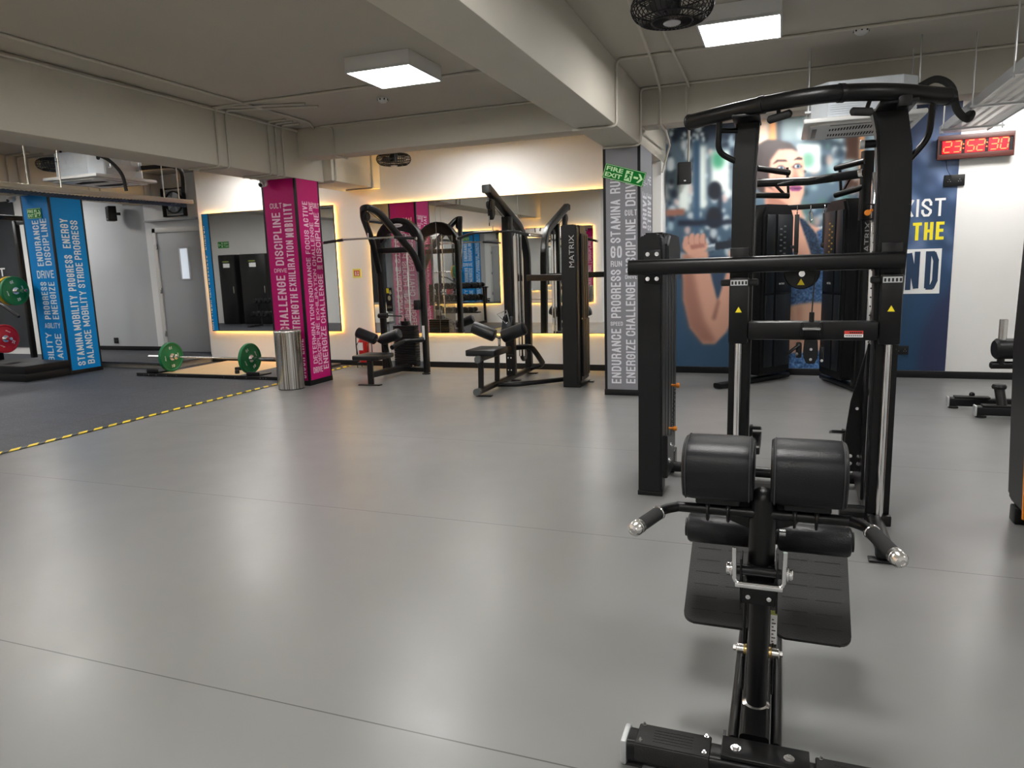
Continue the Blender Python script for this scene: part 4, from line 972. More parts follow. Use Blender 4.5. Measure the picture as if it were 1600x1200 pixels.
# squat rack at far left
t = thing('squat_rack', 'black power rack upright at the left edge holding spare plates', 'rack', (-12, 7.9, 0))
for x, y in ((-11.95, 7.95), (-12.9, 7.95), (-11.95, 9.2), (-12.9, 9.2)):
    m = MB(); m.box(x-.04, x+.04, y-.04, y+.04, .245 if y < 8 else .007, 2.6, bev=.004)
    up = m.build('upright', BLK, t)
for y in (7.95, 9.2):
    m = MB(); m.box(-12.86, -11.99, y-.03, y+.03, 2.5, 2.58, bev=.004); m.build('crossmember', BLK, t)
m = MB(); m.box(-11.98, -11.92, 7.99, 9.16, 2.5, 2.58, bev=.004); m.build('crossmember', BLK, t)
m = MB(); m.tube([(-11.93, 7.9, 1.2), (-11.6, 7.86, 1.15), (-11.3, 7.9, .95)], .022, fil=.1); m.build('storage_arm', BLK, t)
m = MB(); m.cyl((-12.5, 7.87, 1.36), (-10.98, 7.85, 1.36), .025, bev=.003); b_ = m.build('racked_bar', CHR)
tag(b_, 'chrome bar end sticking out through the upright green plate', 'barbell')
disc(0, 'bumper_plate', 'green bumper plate racked upright at the left edge', -11.24, 7.85, 1.36, .45, .055, GRN, txt='50', spin=.3)
disc(0, 'bumper_plate', 'yellow bumper plate tucked behind the racked green plate', -11.33, 7.85, 1.36, .45, .055, YELP, txt='15', spin=.3)
m = MB(); m.cyl((-12.1, 7.72, .62), (-11.28, 7.72, .62), .025, bev=.003); m.bar([(-12.1, 7.72, .62), (-11.95, 7.9, .62)], .05, .05); m.build('storage_peg', CHR, t)
disc(0, 'bumper_plate', 'red bumper plate low at the left edge above the black boxes', -11.45, 7.72, .62, .45, .08, REDP, txt='25', spin=1.1)

# ==================================================================== machines
def bolt(mb, c, r=.012, d=(0, -1, 0)):
    c = Vector(c); d = Vector(d); mb.cyl(c, c+d*.004, r, seg=16); mb.cyl(c+d*.004, c+d*.010, r*.62, seg=6); mb.mark()
def foot(mb, c, r=.045): mb.cyl((c[0], c[1], 0.0005), (c[0], c[1], .012), r, seg=16); mb.mark()
def warn(mb, c, s=.03):      # yellow triangle
    mb.add([(c[0]-s/2, c[1], c[2]-s*.4), (c[0]+s/2, c[1], c[2]-s*.4), (c[0], c[1], c[2]+s*.5)], [(0, 1, 2)])

# ---------------------------------------------------- cable station in the right foreground
FY = 4.24
t = thing('cable_station', 'large black cable station with two chrome guide rods and a curved pull-up bar on top', 'cable machine', (.15, 4.4, 0))
def outline(Ls, Rs): return Ls+Rs[::-1]
m = MB(); m.prism(outline([(.468, .03), (.468, 1.0), (.455, 1.4), (.448, 1.9), (.432, 2.12), (.405, 2.235)], [(.588, .03), (.588, 1.0), (.600, 1.4), (.612, 1.75), (.600, 2.05), (.568, 2.235)]), FY, FY+.12, 'y', bev=.012)
pr = m.build('upright', BLK, t)
m = MB(); m.prism(outline([(-.278, .03), (-.272, 1.4), (-.272, 2.0), (-.255, 2.25)], [(-.158, .03), (-.155, 1.4), (-.148, 2.0), (-.135, 2.25)]), FY, FY+.12, 'y', bev=.012)
pl = m.build('upright', BLK, t)
for x, up in ((.535, pr), (-.222, pl)):
    m = MB(); m.cyl((x, FY-.028, .07), (x, FY-.028, 1.10), .019); m.build('guide_rod', CHR, t)
    m = MB(); m.box(x-.052, x+.052, FY-.06, FY-.001, 1.03, 1.40, bev=.012); cl = m.build('slide_collar', BLK, t)
    m = MB(); m.box(x-.045, x+.045, FY-.063, FY-.059, 1.355, 1.385)
    m.build('scale_label', ALU, cl)
    m = MB()
    for k in range(5): m.box(x-.04+k*.018, x-.03+k*.018, FY-.0645, FY-.063, 1.36, 1.378)
    m.build('scale_mark', DARK, cl)
    m = MB(); warn(m, (x, FY-.0615, 1.22), .035); m.build('warning_triangle', YEL, cl)
    m = MB(); m.cyl((x-.1, FY-.02, 1.37), (x+(.1 if x < 0 else -.02), FY-.02, 1.37), .019, bev=.006); m.build('stop_peg', GRIP, t)
    m = MB(); bolt(m, (x-.003, FY-.002, 1.535), .017); bolt(m, (x-.003, FY-.002, 1.405), .017); m.each('bolt', CHR, t)
    m = MB(); m.box(x-.06, x+.06, FY-.045, FY-.005, .03, .09, bev=.006); m.build('rod_socket', BLK, t)
# main cross beam with rounded ends
m = MB(); m.bar([(-.835, FY-.055, 1.468), (.582, FY-.055, 1.468)], .09, .088, .03, up=(0, 0, 1)); m.build('cross_beam', BLK, t)
for x in (-.225, .53):
    m = MB(); m.box(x-.05, x+.05, FY-.02, FY, 1.38, 1.56, bev=.004); m.build('mounting_plate', BLK, t)
# round pulley guard, cable, sliding cross member
c = aY(1253, 425, FY)
m = MB(); m.cyl((c.x, FY+.03, c.z), (c.x, FY-.0, c.z), .093, seg=40, bev=.006); pg = m.build('pulley_guard', BLK2, t)
m = MB(); bolt(m, (c.x, FY-.001, c.z-.01), .016); m.each('bolt', CHR, pg)
m = MB(); warn(m, (c.x-.003, FY-.0015, c.z-.055), .038); m.build('warning_triangle', YEL, pg)
m = MB(); m.box(-.17, .48, FY-.075, FY+.01, 1.055, 1.155, bev=.012); cm = m.build('sliding_cross_member', BLK, t)
lc = aY(1334, 522, FY-.077)
Bx('warning_label', REDS, cm, lc.x-.045, lc.x+.045, FY-.078, FY-.075, lc.z, lc.z+.017)
m = MB(); m.box(lc.x-.045, lc.x+.045, FY-.078, FY-.075, lc.z-.017, lc.z-.001)
m.build('label_caption', LETW, cm)
m = MB()
for k in range(9): m.box(lc.x-.04+k*.009, lc.x-.034+k*.009, FY-.0785, FY-.078, lc.z-.012, lc.z-.005)
for k in range(6): m.box(lc.x-.02+k*.01, lc.x-.012+k*.01, FY-.0785, FY-.078, lc.z+.004, lc.z+.012)
m.build('label_print', DARK, cm)
kx = aY(1268, 500, FY-.05).x
m = MB(); m.tube([(kx+.012, FY+.01, c.z), (kx+.0, FY-.06, 1.2)], .0035, 8); m.build('cable', BLKM, t)
m = MB(); m.cyl((kx, FY-.06, 1.14), (kx, FY-.06, 1.205), .013, seg=12, bev=.002); m.build('cable_stop', BLKM, t)
m = MB(); m.box(kx-.055, kx-.040, FY-.10, FY-.07, 1.08, 1.155, bev=.005); m.box(kx+.04, kx+.055, FY-.10, FY-.07, 1.08, 1.155, bev=.005); m.build('clevis_bracket', BLK, t)
m = MB(); m.cyl((kx-.045, FY-.092, 1.118), (kx+.045, FY-.092, 1.118), .009); m.build('clevis_pin', CHR, t)
m = MB(); m.prism([(kx-.032, 1.06), (kx+.032, 1.06), (kx+.038, .97), (kx+.02, .93), (kx-.02, .93), (kx-.038, .97)], FY-.11, FY-.095, 'y', bev=.005)
m.prism([(kx-.032, 1.06), (kx+.032, 1.06), (kx+.038, .97), (kx+.02, .93), (kx-.02, .93), (kx-.038, .97)], FY-.05, FY-.035, 'y', bev=.005)
m.cyl((kx, FY-.095, .985), (kx, FY-.05, .985), .036, seg=24); m.obox((kx-.06, FY-.07, 1.0), (.03, .05, .085), None, .01); m.obox((kx+.055, FY-.07, .985), (.02, .05, .08), None, .008)
pb = m.build('pulley_block', BLK2, t)
m = MB()
for x, z in ((kx, .955), (kx, 1.01), (kx-.07, .985), (kx+.055, .95)): bolt(m, (x, FY-.111, z), .0075)
m.each('bolt', CHR, pb)
m = MB(); m.tube(smoothpts([(kx-.06, FY-.09, 1.03), (kx-.1, FY-.12, 1.0), (kx-.12, FY-.1, .975)]), .009, 8); m.build('release_lever', BLK, pb)
# pull-up bar
bp = [(-.51, 4.32), (-.31, 4.16), (-.12, 4.04), (.06, 3.965), (.24, 3.95), (.48, 4.06), (.75, 4.30)]
m = MB(); m.tube(smoothpts([(x, y, 2.27) for x, y in bp]), .041, 20); pu = m.build('pull_up_bar', BLK, t)
m = MB(); a, b = Vector((*bp[0], 2.27)), Vector((*bp[1], 2.27)); m.cyl(a-(b-a)*.04, a+(b-a)*.02, .044, bev=.004)
a, b = Vector((*bp[-1], 2.27)), Vector((*bp[-2], 2.27)); m.cyl(a-(b-a)*.06, a+(b-a)*.04, .044, bev=.004); m.each('end_cap', BLK2, pu)
for i in (2, 4):
    a, b = Vector((*bp[i], 2.27)), Vector((*bp[i+1], 2.27)); d_ = (b-a).normalized(); m = MB(); m.cyl(a-d_*.012, a+d_*.012, .045); m.build('joint_ring', BLK, pu)
m = MB(); m.box(.42, .59, 4.05, 4.37, 2.218, 2.236, bev=.004); m.box(.50, .56, 4.04, 4.12, 2.20, 2.25, bev=.004); m.build('bar_mount', BLK, t)
m = MB(); m.box(-.27, -.13, 4.06, 4.37, 2.224, 2.24, bev=.004); m.build('bar_mount', BLK, t)
m = MB(); m.cyl((-.09, 4.06, 2.195), (.02, 4.0, 2.21), .020, bev=.008); m.tube([(-.04, 4.03, 2.20), (-.04, 4.02, 2.26)], .01, 8); m.build('hanging_grip', GRIP, t)
m = MB(); m.cyl((.29, 4.0, 2.19), (.39, 4.04, 2.185), .020, bev=.008); m.tube([(.36, 4.03, 2.19), (.38, 4.03, 2.26)], .01, 8); m.build('hanging_grip', GRIP, t)
m = MB(); m.tube([(-.34, 4.19, 2.25), (-.35, 4.22, 2.08), (-.26, 4.26, 2.03)], .016, 10, fil=.05); m.tube([(-.34, 4.2, 2.19), (-.24, 4.26, 2.19)], .014, 10); m.build('side_handle', BLK, t)
m = MB(); m.tube([(.68, 4.25, 2.25), (.68, 4.30, 2.08), (.6, 4.30, 1.98)], .016, 10, fil=.05); m.build('side_handle', BLK, t)
m = MB(); m.cyl((.37, 4.30, 2.07), (.47, 4.30, 2.07), .021, bev=.004); m.build('storage_peg', BLK, t)
m = MB(); m.cyl((.362, 4.30, 2.07), (.385, 4.30, 2.07), .024, bev=.003); m.build('peg_tip', ALU, t)
# feet and gusset
m = MB(); m.bar([(.515, 3.78, .055), (.515, 5.1, .055)], .085, .07, .032); m.build('foot_rail', BLK, t)
m = MB(); m.bar([(-.215, 3.9, .055), (-.215, 5.1, .055)], .085, .07, .032); m.build('foot_rail', BLK, t)
m = MB(); m.box(.44, .60, 3.735, 3.80, .0005, .012, bev=.003); m.box(.47, .56, 3.745, 3.79, .012, .088, bev=.02); m.build('foot_cap', BLK2, t)
m = MB(); m.bar([(-.80, 5.0, .06), (.50, 5.0, .06)], .075, .07, .03); m.build('rear_base_tube', BLK, t)
m = MB(); m.bar([(.34, 4.30, .07), (.50, 4.30, .07)], .075, .07, .03); m.build('short_base_tube', BLK, t)
m = MB(); m.prism([(4.36, 1.02), (4.5, .80), (4.82, .45), (4.86, .12), (4.36, .12)], .452, .468, 'x', bev=.003); gs = m.build('gusset_plate', BLK, t)
m = MB(); m.prism([(.395, .66), (.47, .98), (.47, .24), (.372, .24), (.372, .45)], 4.52, 4.545, 'y', bev=.004)
gs = m.build('gusset_plate', BLK, t)
m = MB()
for dx in (0, .045):
    for dz in (0, .045): bolt(m, (.405+dx, 4.519, .29+dz), .011)
bolt(m, (.43, 4.519, .62), .009); m.each('bolt', CHR, gs)
for x0, x1, q in ((.315, .42, 1), (-.17, -.10, -1)):
    m = MB(); m.obox(((x0+x1)/2, 4.85, .40), (x1-x0, .26, .018), rot('X', -14), .004); m.obox(((x0+x1)/2+q*.03, 4.9, .33), (.02, .12, .14), rot('X', 0), .004); m.build('foot_plate', BLK, t)
m = MB(); m.box(-.17, -.10, 4.55, 5.0, .30, .345, bev=.005); m.box(.42, .468, 4.55, 5.0, .30, .345, bev=.005); m.each('foot_plate_arm', BLK, t)
# weight tower
tw = t
TY = 4.49
m = MB(); m.prism([(-.842, .02), (-.688, .02), (-.690, 1.60), (-.70, 1.655), (-.72, 1.67), (-.81, 1.665), (-.838, 1.64)], TY, TY+.14, 'y', bev=.012); m.build('front_cover', BLK2, tw)
m = MB(); m.prism([(TY+.13, .16), (TY+.70, .16), (TY+.70, 1.50), (TY+.66, 1.63), (TY+.55, 1.68), (TY+.13, 1.68)], -.83, -.70, 'x', bev=.012); m.build('stack_housing', BLK, tw)
m = MB()
for k in range(4): m.box(-.699, -.692, TY+.17+k*.13, TY+.27+k*.13, .30, 1.50, bev=.003)
m.build('side_slat', SHR, tw)
m = MB(); m.prism([(TY+.12, 1.44), (TY+.12, 1.60), (TY+.22, 1.67), (TY+.6, 1.67), (TY+.68, 1.58), (TY+.68, 1.44)], -.705, -.670, 'x', bev=.01); m.build('top_corner_cover', SHR, tw)
m = MB(); m.prism([(TY+.01, .12), (TY+.30, .12), (TY+.30, .34), (TY+.01, .40)], -.688, -.655, 'x', bev=.004); lb = m.build('base_bracket', BLK, tw)
m = MB(); bolt(m, (-.655, TY+.17, .30), .016, (1, 0, 0)); bolt(m, (-.655, TY+.09, .22), .016, (1, 0, 0)); m.each('bolt', CHR, lb)
m = MB(); m.box(-.80, -.70, TY-.012, TY, 1.37, 1.57, bev=.004); m.box(-.79, -.71, FY-.02, TY-.01, 1.44, 1.50, bev=.004); bpn = m.build('beam_bracket', BLK, tw)
m = MB()
for x in (-.778, -.722):
    for z in (1.395, 1.545): bolt(m, (x, TY-.013, z), .013)
m.each('bolt', CHR, bpn)
for y, z, s_ in ((TY+.42, .66, 1), (TY+.30, .385, .9)):
    m = MB(); m.cyl((-.69, y, z), (-.655, y, z), .008); m.cyl((-.66, y, z), (-.635, y, z), .017*s_, bev=.004); m.build('selector_pin', ORG, tw)
m = MB(); pts = []
for k in range(60): a = k*.9; pts.append((-.665+.006*math.cos(a), TY+.40-.10*k/60+.006*math.sin(a), .64-.24*k/60))
m.tube(pts, .0022, 5); m.build('coiled_cord', BLKM, tw)
m = MB(); m.box(-.845, -.685, TY-.005, TY+.1, .0005, .03, bev=.004); m.box(-.845, -.685, TY+.55, TY+.68, .0005, .16, bev=.004); m.each('foot', BLK, tw)

# ---------------------------------------------------- back extension bench in the foreground
g = thing('back_extension_bench', 'black back extension bench with hip pads and footplates in the near foreground', 'exercise bench', (-.04, 2.4, 0))
XC = -.04
_n0 = len(g.children)
m = MB(); m.bar([(-.425, 2.015, .045), (.60, 2.015, .045)], .085, .072, .018, up=(0, 0, 1)); m.build('front_cross_bar', BLK, g)
m = MB(); m.box(-.445, -.425, 1.968, 2.062, .003, .084, bev=.008); m.build('end_cap', ALU, g)
m = MB(); m.box(-.44, -.38, 1.975, 2.055, .0005, .009); m.box(.4, .5, 1.975, 2.055, .0005, .01); m.each('rubber_foot', RUB, g)
for x0, x1 in ((-.40, -.185), (.10, .33)):
    m = MB(); m.box(x0, x1, 1.966, 2.064, .081, .090, bev=.006); m.box(x0, x1, 1.962, 1.972, .03, .086, bev=.005); st = m.build('step_tread', RUB, g)
    m = MB()
    for k in range(5): m.box(x0+.05, x1-.05, 1.985+k*.013, 1.988+k*.013, .0895, .0910)
    m.build('tread_rib', RUB, st)
    m = MB()
    for x in (x0+.015, x1-.015):
        for y in (1.978, 2.052): bolt(m, (x, y, .0895), .006, (0, 0, 1))
    m.each('bolt', CHR, st)
m = MB(); m.box(-.155, .085, 1.98, 2.075, .082, .094, bev=.003); m.box(-.155, -.147, 2.07, 2.1, .02, .094); jp = m.build('joint_plate', BLK, g)
m = MB(); bolt(m, (-.115, 2.02, .094), .015, (0, 0, 1)); bolt(m, (.03, 2.02, .094), .015, (0, 0, 1)); m.each('bolt', CHR, jp)
for ch in list(g.children)[_n0:]:
    ch.location = (.027, -.045, -.0)
m = MB(); m.bar([(XC, 2.06, .055), (XC, 3.15, .055)], .085, .07, .012); m.build('base_rail', BLK, g)
m = MB(); m.tube([(XC-.062, 2.07, .055), (XC-.062, 3.1, .055)], .016); m.tube([(XC+.062, 2.07, .055), (XC+.062, 3.1, .055)], .016); m.each('side_tube', BLK, g)
m = MB(); m.bar([(XC-.3, 3.13, .045), (XC+.3, 3.13, .045)], .075, .075, .02, up=(0, 0, 1)); m.build('rear_cross_bar', BLK, g)
# column: lower and upper tube
CB = Vector((XC, 2.23, .09)); CT = Vector((XC+.006, 2.215, .80)); CD = (CT-CB).normalized()
m = MB(); m.tube([CB, CB+CD*.50], .031, 24); m.build('lower_post', BLK, g)
m = MB(); m.lathe([(.031, 0), (.042, 0), (.042, .008), (.031, .014)], CB-CD*.01, CD); m.build('weld_collar', STL, g)
m = MB(); m.lathe([(.032, .0), (.0395, 0), (.0395, .26), (.036, .275), (.026, .288), (.014, .295), (0, .297)], CB+CD*.43, CD, 32); m.build('upper_post', BLK, g)
m = MB(); m.obox(CB+CD*.44, (.082, .075, .10), None, .012); m.build('slide_sleeve', BLK, g)
# chrome adjuster
az = .575; ay = 2.165
m = MB(); m.cyl((XC-.075, ay, az-.01), (XC+.075, ay, az-.01), .015, seg=20); m.build('adjuster_roller', BLK2, g)
m = MB(); m.tube([(XC-.072, ay-.015, az+.065), (XC-.070, ay-.02, az-.035), (XC-.06, ay-.02, az-.045), (XC+.06, ay-.02, az-.045), (XC+.07, ay-.02, az-.035), (XC+.072, ay-.015, az+.065)], .0065, 10, fil=.012); m.build('adjuster_bail', CHR, g)
m = MB(); m.box(XC-.068, XC+.068, ay-.028, ay-.012, az-.056, az-.042, bev=.003); m.build('bail_bar', CHR, g)
for s_ in (-1, 1):
    m = MB(); m.cyl((XC+s_*.076, ay, az-.008), (XC+s_*.083, ay, az-.008), .024, bev=.003); m.cyl((XC+s_*.083, ay, az-.008), (XC+s_*.095, ay, az-.008), .018, bev=.003); m.build('adjuster_knob', CHR, g)
    m = MB(); m.box(XC+s_*.052-.003, XC+s_*.052+.003, ay-.02, ay+.06, az-.13, az+.03, bev=.002); m.build('bracket_side', BLK, g)
m = MB()
for x in (-.03, .03): bolt(m, (XC+x, ay-.02, az-.085), .007)
m.each('bolt', CHR, g)
m = MB(); m.box(XC-.05, XC+.05, ay-.018, ay+.05, az-.11, az-.05, bev=.004); m.build('adjuster_plate', BLK, g)
# linkage low on the post
for s_ in (-1, 1):
    m = MB(); m.obox((XC+s_*.045, 2.33, .30), (.008, .06, .34), rot('X', -20), .004); m.obox((XC+s_*.045, 2.30, .17), (.008, .09, .12), None, .004); m.build('link_plate', BLK, g)
    m = MB(); m.cyl((XC+s_*.04, 2.26, .255), (XC+s_*.066, 2.26, .255), .016, bev=.003); m.cyl((XC+s_*.066, 2.26, .255), (XC+s_*.075, 2.26, .255), .009, seg=6); m.build('pivot_bolt', STL, g)
m = MB()
for s_ in (-1, 1): m.cyl((XC+s_*.034, 2.26, .255), (XC+s_*.040, 2.26, .255), .017)
m.each('brass_washer', mat('brass', (.7, .5, .2), .3, 1), g)
m = MB(); m.box(XC+.036, XC+.056, 2.289, 2.291, .27, .37); m.build('scale_sticker', LETW, g)
m = MB(); m.box(XC+.036, XC+.056, 2.288, 2.290, .371, .385); m.build('scale_sticker_top', mat('olive sticker', (.3, .32, .08), .5), g)
m = MB()
for k in range(7): m.box(XC+.04, XC+.046+(k % 2)*.006, 2.2875, 2.2889, .278+k*.0125, .281+k*.0125)
m.build('scale_mark', DARK, g)
m = MB(); m.bar([(XC+.0, 2.30, .16), (XC, 2.50, .36), (XC, 2.62, .46)], .06, .05, .01, fil=.05); m.build('rear_arm', BLK, g)
# hip pads
def pad(cx, label=None):
    m = MB(); w2 = .104; cyp, czp = 2.235, .868
    # side profile in the y, z plane: a thick rounded saddle
    prof = [(-.080, -.085), (-.104, -.04), (-.112, .01), (-.100, .055), (-.062, .083), (0, .092), (.06, .085), (.10, .055), (.115, .01), (.108, -.05), (.06, -.088)]
    b = bmesh.new(); n = len(prof); rings = []
    P = smoothpts([Vector((p[0], p[1], 0)) for p in prof+[prof[0]]], 4)[:-1]
    xs_ = [(-w2, .90), (-w2+.002, .935), (-w2+.008, .97), (-w2+.02, .99), (-w2+.035, 1.0), (0, 1.004), (w2-.035, 1.0), (w2-.02, .99), (w2-.008, .97), (w2-.002, .935), (w2, .90)]
    vs = []; k = len(P)
    for x, s_ in xs_: vs += [(cx+x, cyp+p.x*s_, czp+p.y*s_) for p in P]
    fs = [tuple(range(k)), tuple((len(xs_)-1)*k+q for q in range(k))]
    for i in range(len(xs_)-1):
        for q in range(k): fs.append((i*k+q, i*k+(q+1) % k, (i+1)*k+(q+1) % k, (i+1)*k+q))
    m.add(vs, fs); p = m.build('hip_pad', VINYL, g, sharp=1.2)
    for s_ in (-1, 1):
        m = MB(); m.tube([(cx+s_*(w2-.012), cyp+q.x*.992, czp+q.y*.992) for q in P], .0022, 5, closed=True); m.build('seam_piping', mat('seam thread', (.035, .036, .04), .6), p)
    m = MB(); m.obox((cx, cyp-.0, czp-.100), (.13, .13, .03), rot('X', -8), .006); m.build('pad_backing', BLK2, p)
pad(-.166); pad(.089)
m = MB(); m.prism([(-.17, .745), (-.12, .765), (.05, .765), (.10, .745), (.06, .69), (-.01, .665), (-.07, .665), (-.14, .69)], 2.25, 2.262, 'y', bev=.004); m.build('saddle_plate', BLK, g)
m = MB(); m.obox((XC, 2.30, .775), (.20, .14, .012), None, .004); m.build('saddle_top', BLK, g)
for s_ in (-1, 1):
    for x in (.095, .155):
        m = MB(); m.cyl((XC+s_*x-.004, 2.2, .735), (XC+s_*x+.004, 2.2, .735), .034, seg=20, bev=.002); m.build('clamp_washer', BLK, g)
        m = MB(); m.obox((XC+s_*x, 2.2, .76), (.014, .03, .05), None, .003); m.build('clamp_lug', BLK, g)
# handle bars
HB = [(XC+.235, 2.2, .735), (XC+.275, 2.18, .735), (XC+.335, 2.0, .703)]
m = MB(); m.tube([(XC-.25, 2.2, .737), (XC+.25, 2.2, .737)], .016, 16); m.build('handle_cross_tube', BLK, g)
for s_ in (-1, 1):
    a = Vector((XC+s_*.245, 2.2, .737)); b = Vector((XC+s_*.285, 2.17, .735)); 
    tip = aY(1408, 877, 1.985) if s_ > 0 else aY(990, 828, 2.01)
    d_ = (tip-b).normalized()
    m = MB(); m.tube([a, b, b+d_*.05], .0155, 16, fil=.03); m.build('handle_bend', BLK, g)
    m = MB(); m.cyl(b+d_*.035, tip-d_*.03, .0205, bev=.003); gp = m.build('hand_grip', GRIP, g)
    m = MB(); m.cyl(b+d_*.028, b+d_*.04, .0225, bev=.003); m.build('grip_ring', CHR, gp)
    m = MB(); m.lathe([(.0, 0), (.0225, 0), (.0225, .012), (.021, .014), (.021, .018), (.0225, .020), (.022, .03), (.016, .040), (.008, .0435), (.006, .041), (0, .041)], tip-d_*.034, d_, 28); m.build('grip_cap', STL, gp)
# ankle rollers
for cx in (-.175, .125):
    m = MB(); L_ = .115; m.lathe([(0, 0), (.035, 0), (.047, .004), (.052, .012), (.052, 2*L_-.012), (.047, 2*L_-.004), (.035, 2*L_), (0, 2*L_)], (cx-L_, 2.49, .565), (1, 0, 0), 32); rl = m.build('ankle_roller', VINYL, g)
    m = MB()
    for q in (-1, 1): m.cyl((cx+q*(L_-.002), 2.49, .565), (cx+q*(L_+.006), 2.49, .565), .033, seg=24)
    m.each('roller_end', BLK2, rl)
m = MB(); m.cyl((-.29, 2.49, .565), (.24, 2.49, .565), .012); m.build('roller_axle', CHR, g)
m = MB(); m.bar([(XC, 2.25, .50), (XC, 2.49, .565)], .05, .04, .008); m.build('roller_arm', BLK, g)
m = MB(); m.cyl((XC+.055, 2.42, .60), (XC+.075, 2.42, .60), .012); m.each('bolt', CHR, g)
# foot plates, tread facing up and forwards
for cx, dz in ((-.175, 0), (.128, -.0)):
    A = Vector((cx, 2.45, .225+.012*(cx < 0))); Bv = Vector((cx, 2.73, .425)); dv = (Bv-A).normalized(); nn = Vector((0, -dv.z, dv.y)); wv = Vector((1, 0, 0)); H_ = (Bv-A).length+.03
    M = Matrix(((1, dv.x, nn.x, (A+Bv).x/2), (0, dv.y, nn.y, (A.y+Bv.y)/2), (0, dv.z, nn.z, (A.z+Bv.z)/2), (0, 0, 0, 1)))
    m = MB(); pp = [(a, b) for a, b in rrect(.245, H_, .035, 5)]
    bb = bmesh.new(); lo = [bb.verts.new((a, b, -.008)) for a, b in pp]; hi = [bb.verts.new((a, b, .008)) for a, b in pp]; bb.faces.new(lo[::-1]); bb.faces.new(hi)
    for i in range(len(pp)): bb.faces.new((lo[i], lo[(i+1) % len(pp)], hi[(i+1) % len(pp)], hi[i]))
    bmesh.ops.bevel(bb, geom=[e for e in bb.edges if abs(e.verts[0].co.z-e.verts[1].co.z) < 1e-5], offset=.004, segments=2, affect='EDGES')
    m.bm(bb, M); fp = m.build('foot_plate', RUB, g)
    m = MB()
    for r_ in range(6):
        for x in (-.055, .055):
            m.box(x-.042, x+.042, -H_/2+.05+r_*.052, -H_/2+.053+r_*.052, .0078, .0088, M=M)
    m.each('tread_groove', DARK, fp)
    m = MB(); m.obox(((cx+XC)/2, 2.615, .300), (abs(cx-XC)+.02, .06, .02), rot('X', 35), .004); m.build('plate_bracket', BLK, g)

# ---------------------------------------------------- functional trainer by the mural
ft = thing('functional_trainer', 'dual black cable trainer with two angled towers in front of the mural', 'cable machine', (.25, 9.1, 0))
def frame(O, d):        # local x along the base line, local y sideways
    d = Vector((*d, 0)).normalized(); return Matrix(((d.x, -d.y, 0, O[0]), (d.y, d.x, 0, O[1]), (0, 0, 1, 0), (0, 0, 0, 1)))
def side_tower(O, d, s0, s1, rod, flip, name):
    M = frame(O, d)
    def add(mb): mb.v = [tuple(M @ Vector(v)) for v in mb.v]; return mb
    m = MB(); m.bar([(0, 0, .04), (s1+(.15 if flip else .10), 0, .04)], .11, .06, .02); add(m).build('base_foot', BLK, ft)
    L_ = s1-s0; c = .07; y0, y1 = -.13, .13
    m = MB(); m.prism([(s0, .10), (s1, .10), (s1, 1.98), (s1-c, 2.12), (s0+c, 2.12), (s0, 1.98)], y0, y1, 'y', bev=.03); tb = add(m).build('tower_cover', BLK2, ft)
    # framed panels on both faces
    for sg in (-1, 1):
        yy = y1*sg; a, b = sorted((yy, yy+.012*sg))
        m = MB(); m.box(s0+.06, s0+L_*.36, a, b, .2, 1.06, bev=.004); m.box(s0+.06, s0+L_*.36, a, b, 1.09, 2.0, bev=.004); m.box(s0+L_*.44, s1-.05, a, b, .2, 1.06, bev=.004); m.box(s0+L_*.44, s1-.05, a, b, 1.09, 2.0, bev=.004)
        add(m).build('cover_panel', SHR, tb)
        m = MB(); r = random.Random(5)
        for k in range(14):
            z = 1.45+k*.032; x = s0+L_*.60+(.035 if k % 2 else -.035)
            aa, bb = sorted((yy+.012*sg, yy+.015*sg)); m.box(x-.022, x+.018, aa, bb, z-.009, z+.009, M=None)
        add(m).build('exercise_pictogram', mat('gold print', srgb(150, 125, 50), .5) if flip else mat('silver print', (.16, .17, .17), .4), tb)
        m = MB(); xx = s0+L_*.60; 
        if sg < 0: letter(m, 'MATRIX', (xx-.05, yy+.0135*sg, 1.18), (.10, 0, 0), (0, 0, .022))
        else: letter(m, 'MATRIX', (xx+.05, yy+.0135*sg, 1.18), (-.10, 0, 0), (0, 0, .022))
        add(m).build('maker_lettering', LETW, tb)
    return M, add
OL, DL = (-.68, 8.58), (.59, .80)
M, add = side_tower(OL, DL, .60, 1.18, False, False, 'l')
Mi = M
m = MB(); m.bar([(.5, 0, .06), (.5, 0, 2.52)], .08, .10, .01); add(m).build('upright', BLK, ft)
OR, DR = (.90, 8.42), (-.33, .944)
M, add = side_tower(OR, DR, .42, 1.02, False, True, 'r')
m = MB(); m.bar([(.27, 0, .06), (.27, 0, 2.58)], .09, .11, .01); add(m).build('upright', BLK, ft)
p = M @ Vector((.07, 0, 0))
m = MB(); m.box(.05, .10, -.03, .03, .06, 2.34, bev=.003); rdm = add(m).build('slotted_post', CHR, ft)
m = MB()
for k in range(22): m.cyl((.048, 0, .2+k*.095), (.05, 0, .2+k*.095), .009, seg=8)
add(m).build('slot_hole', DARK, rdm)
m = MB(); m.box(.86, .93, 8.36, 8.52, 1.85, 1.99, bev=.01); cr = m.build('pulley_carriage', BLK2, ft)
m = MB(); m.bar([(.86, 8.36, 1.86), (.73, 8.34, 1.86), (.73, 8.34, 2.01), (.86, 8.36, 2.01)], .02, .03, .005, closed=True); m.build('carriage_handle', BLK2, cr)
m = MB(); m.cyl((.80, 8.33, 1.925), (.80, 8.29, 1.925), .03, bev=.005); m.cyl((.80, 8.36, 1.925), (.84, 8.30, 1.95), .014); m.build('pop_pin_knob', ORG, cr)
m = MB(); letter(m, 'MATRIX', (.215, -.04, 1.45), (0, 0, .40), (0, .06, 0)); add(m).build('maker_lettering', LGREY, ft)
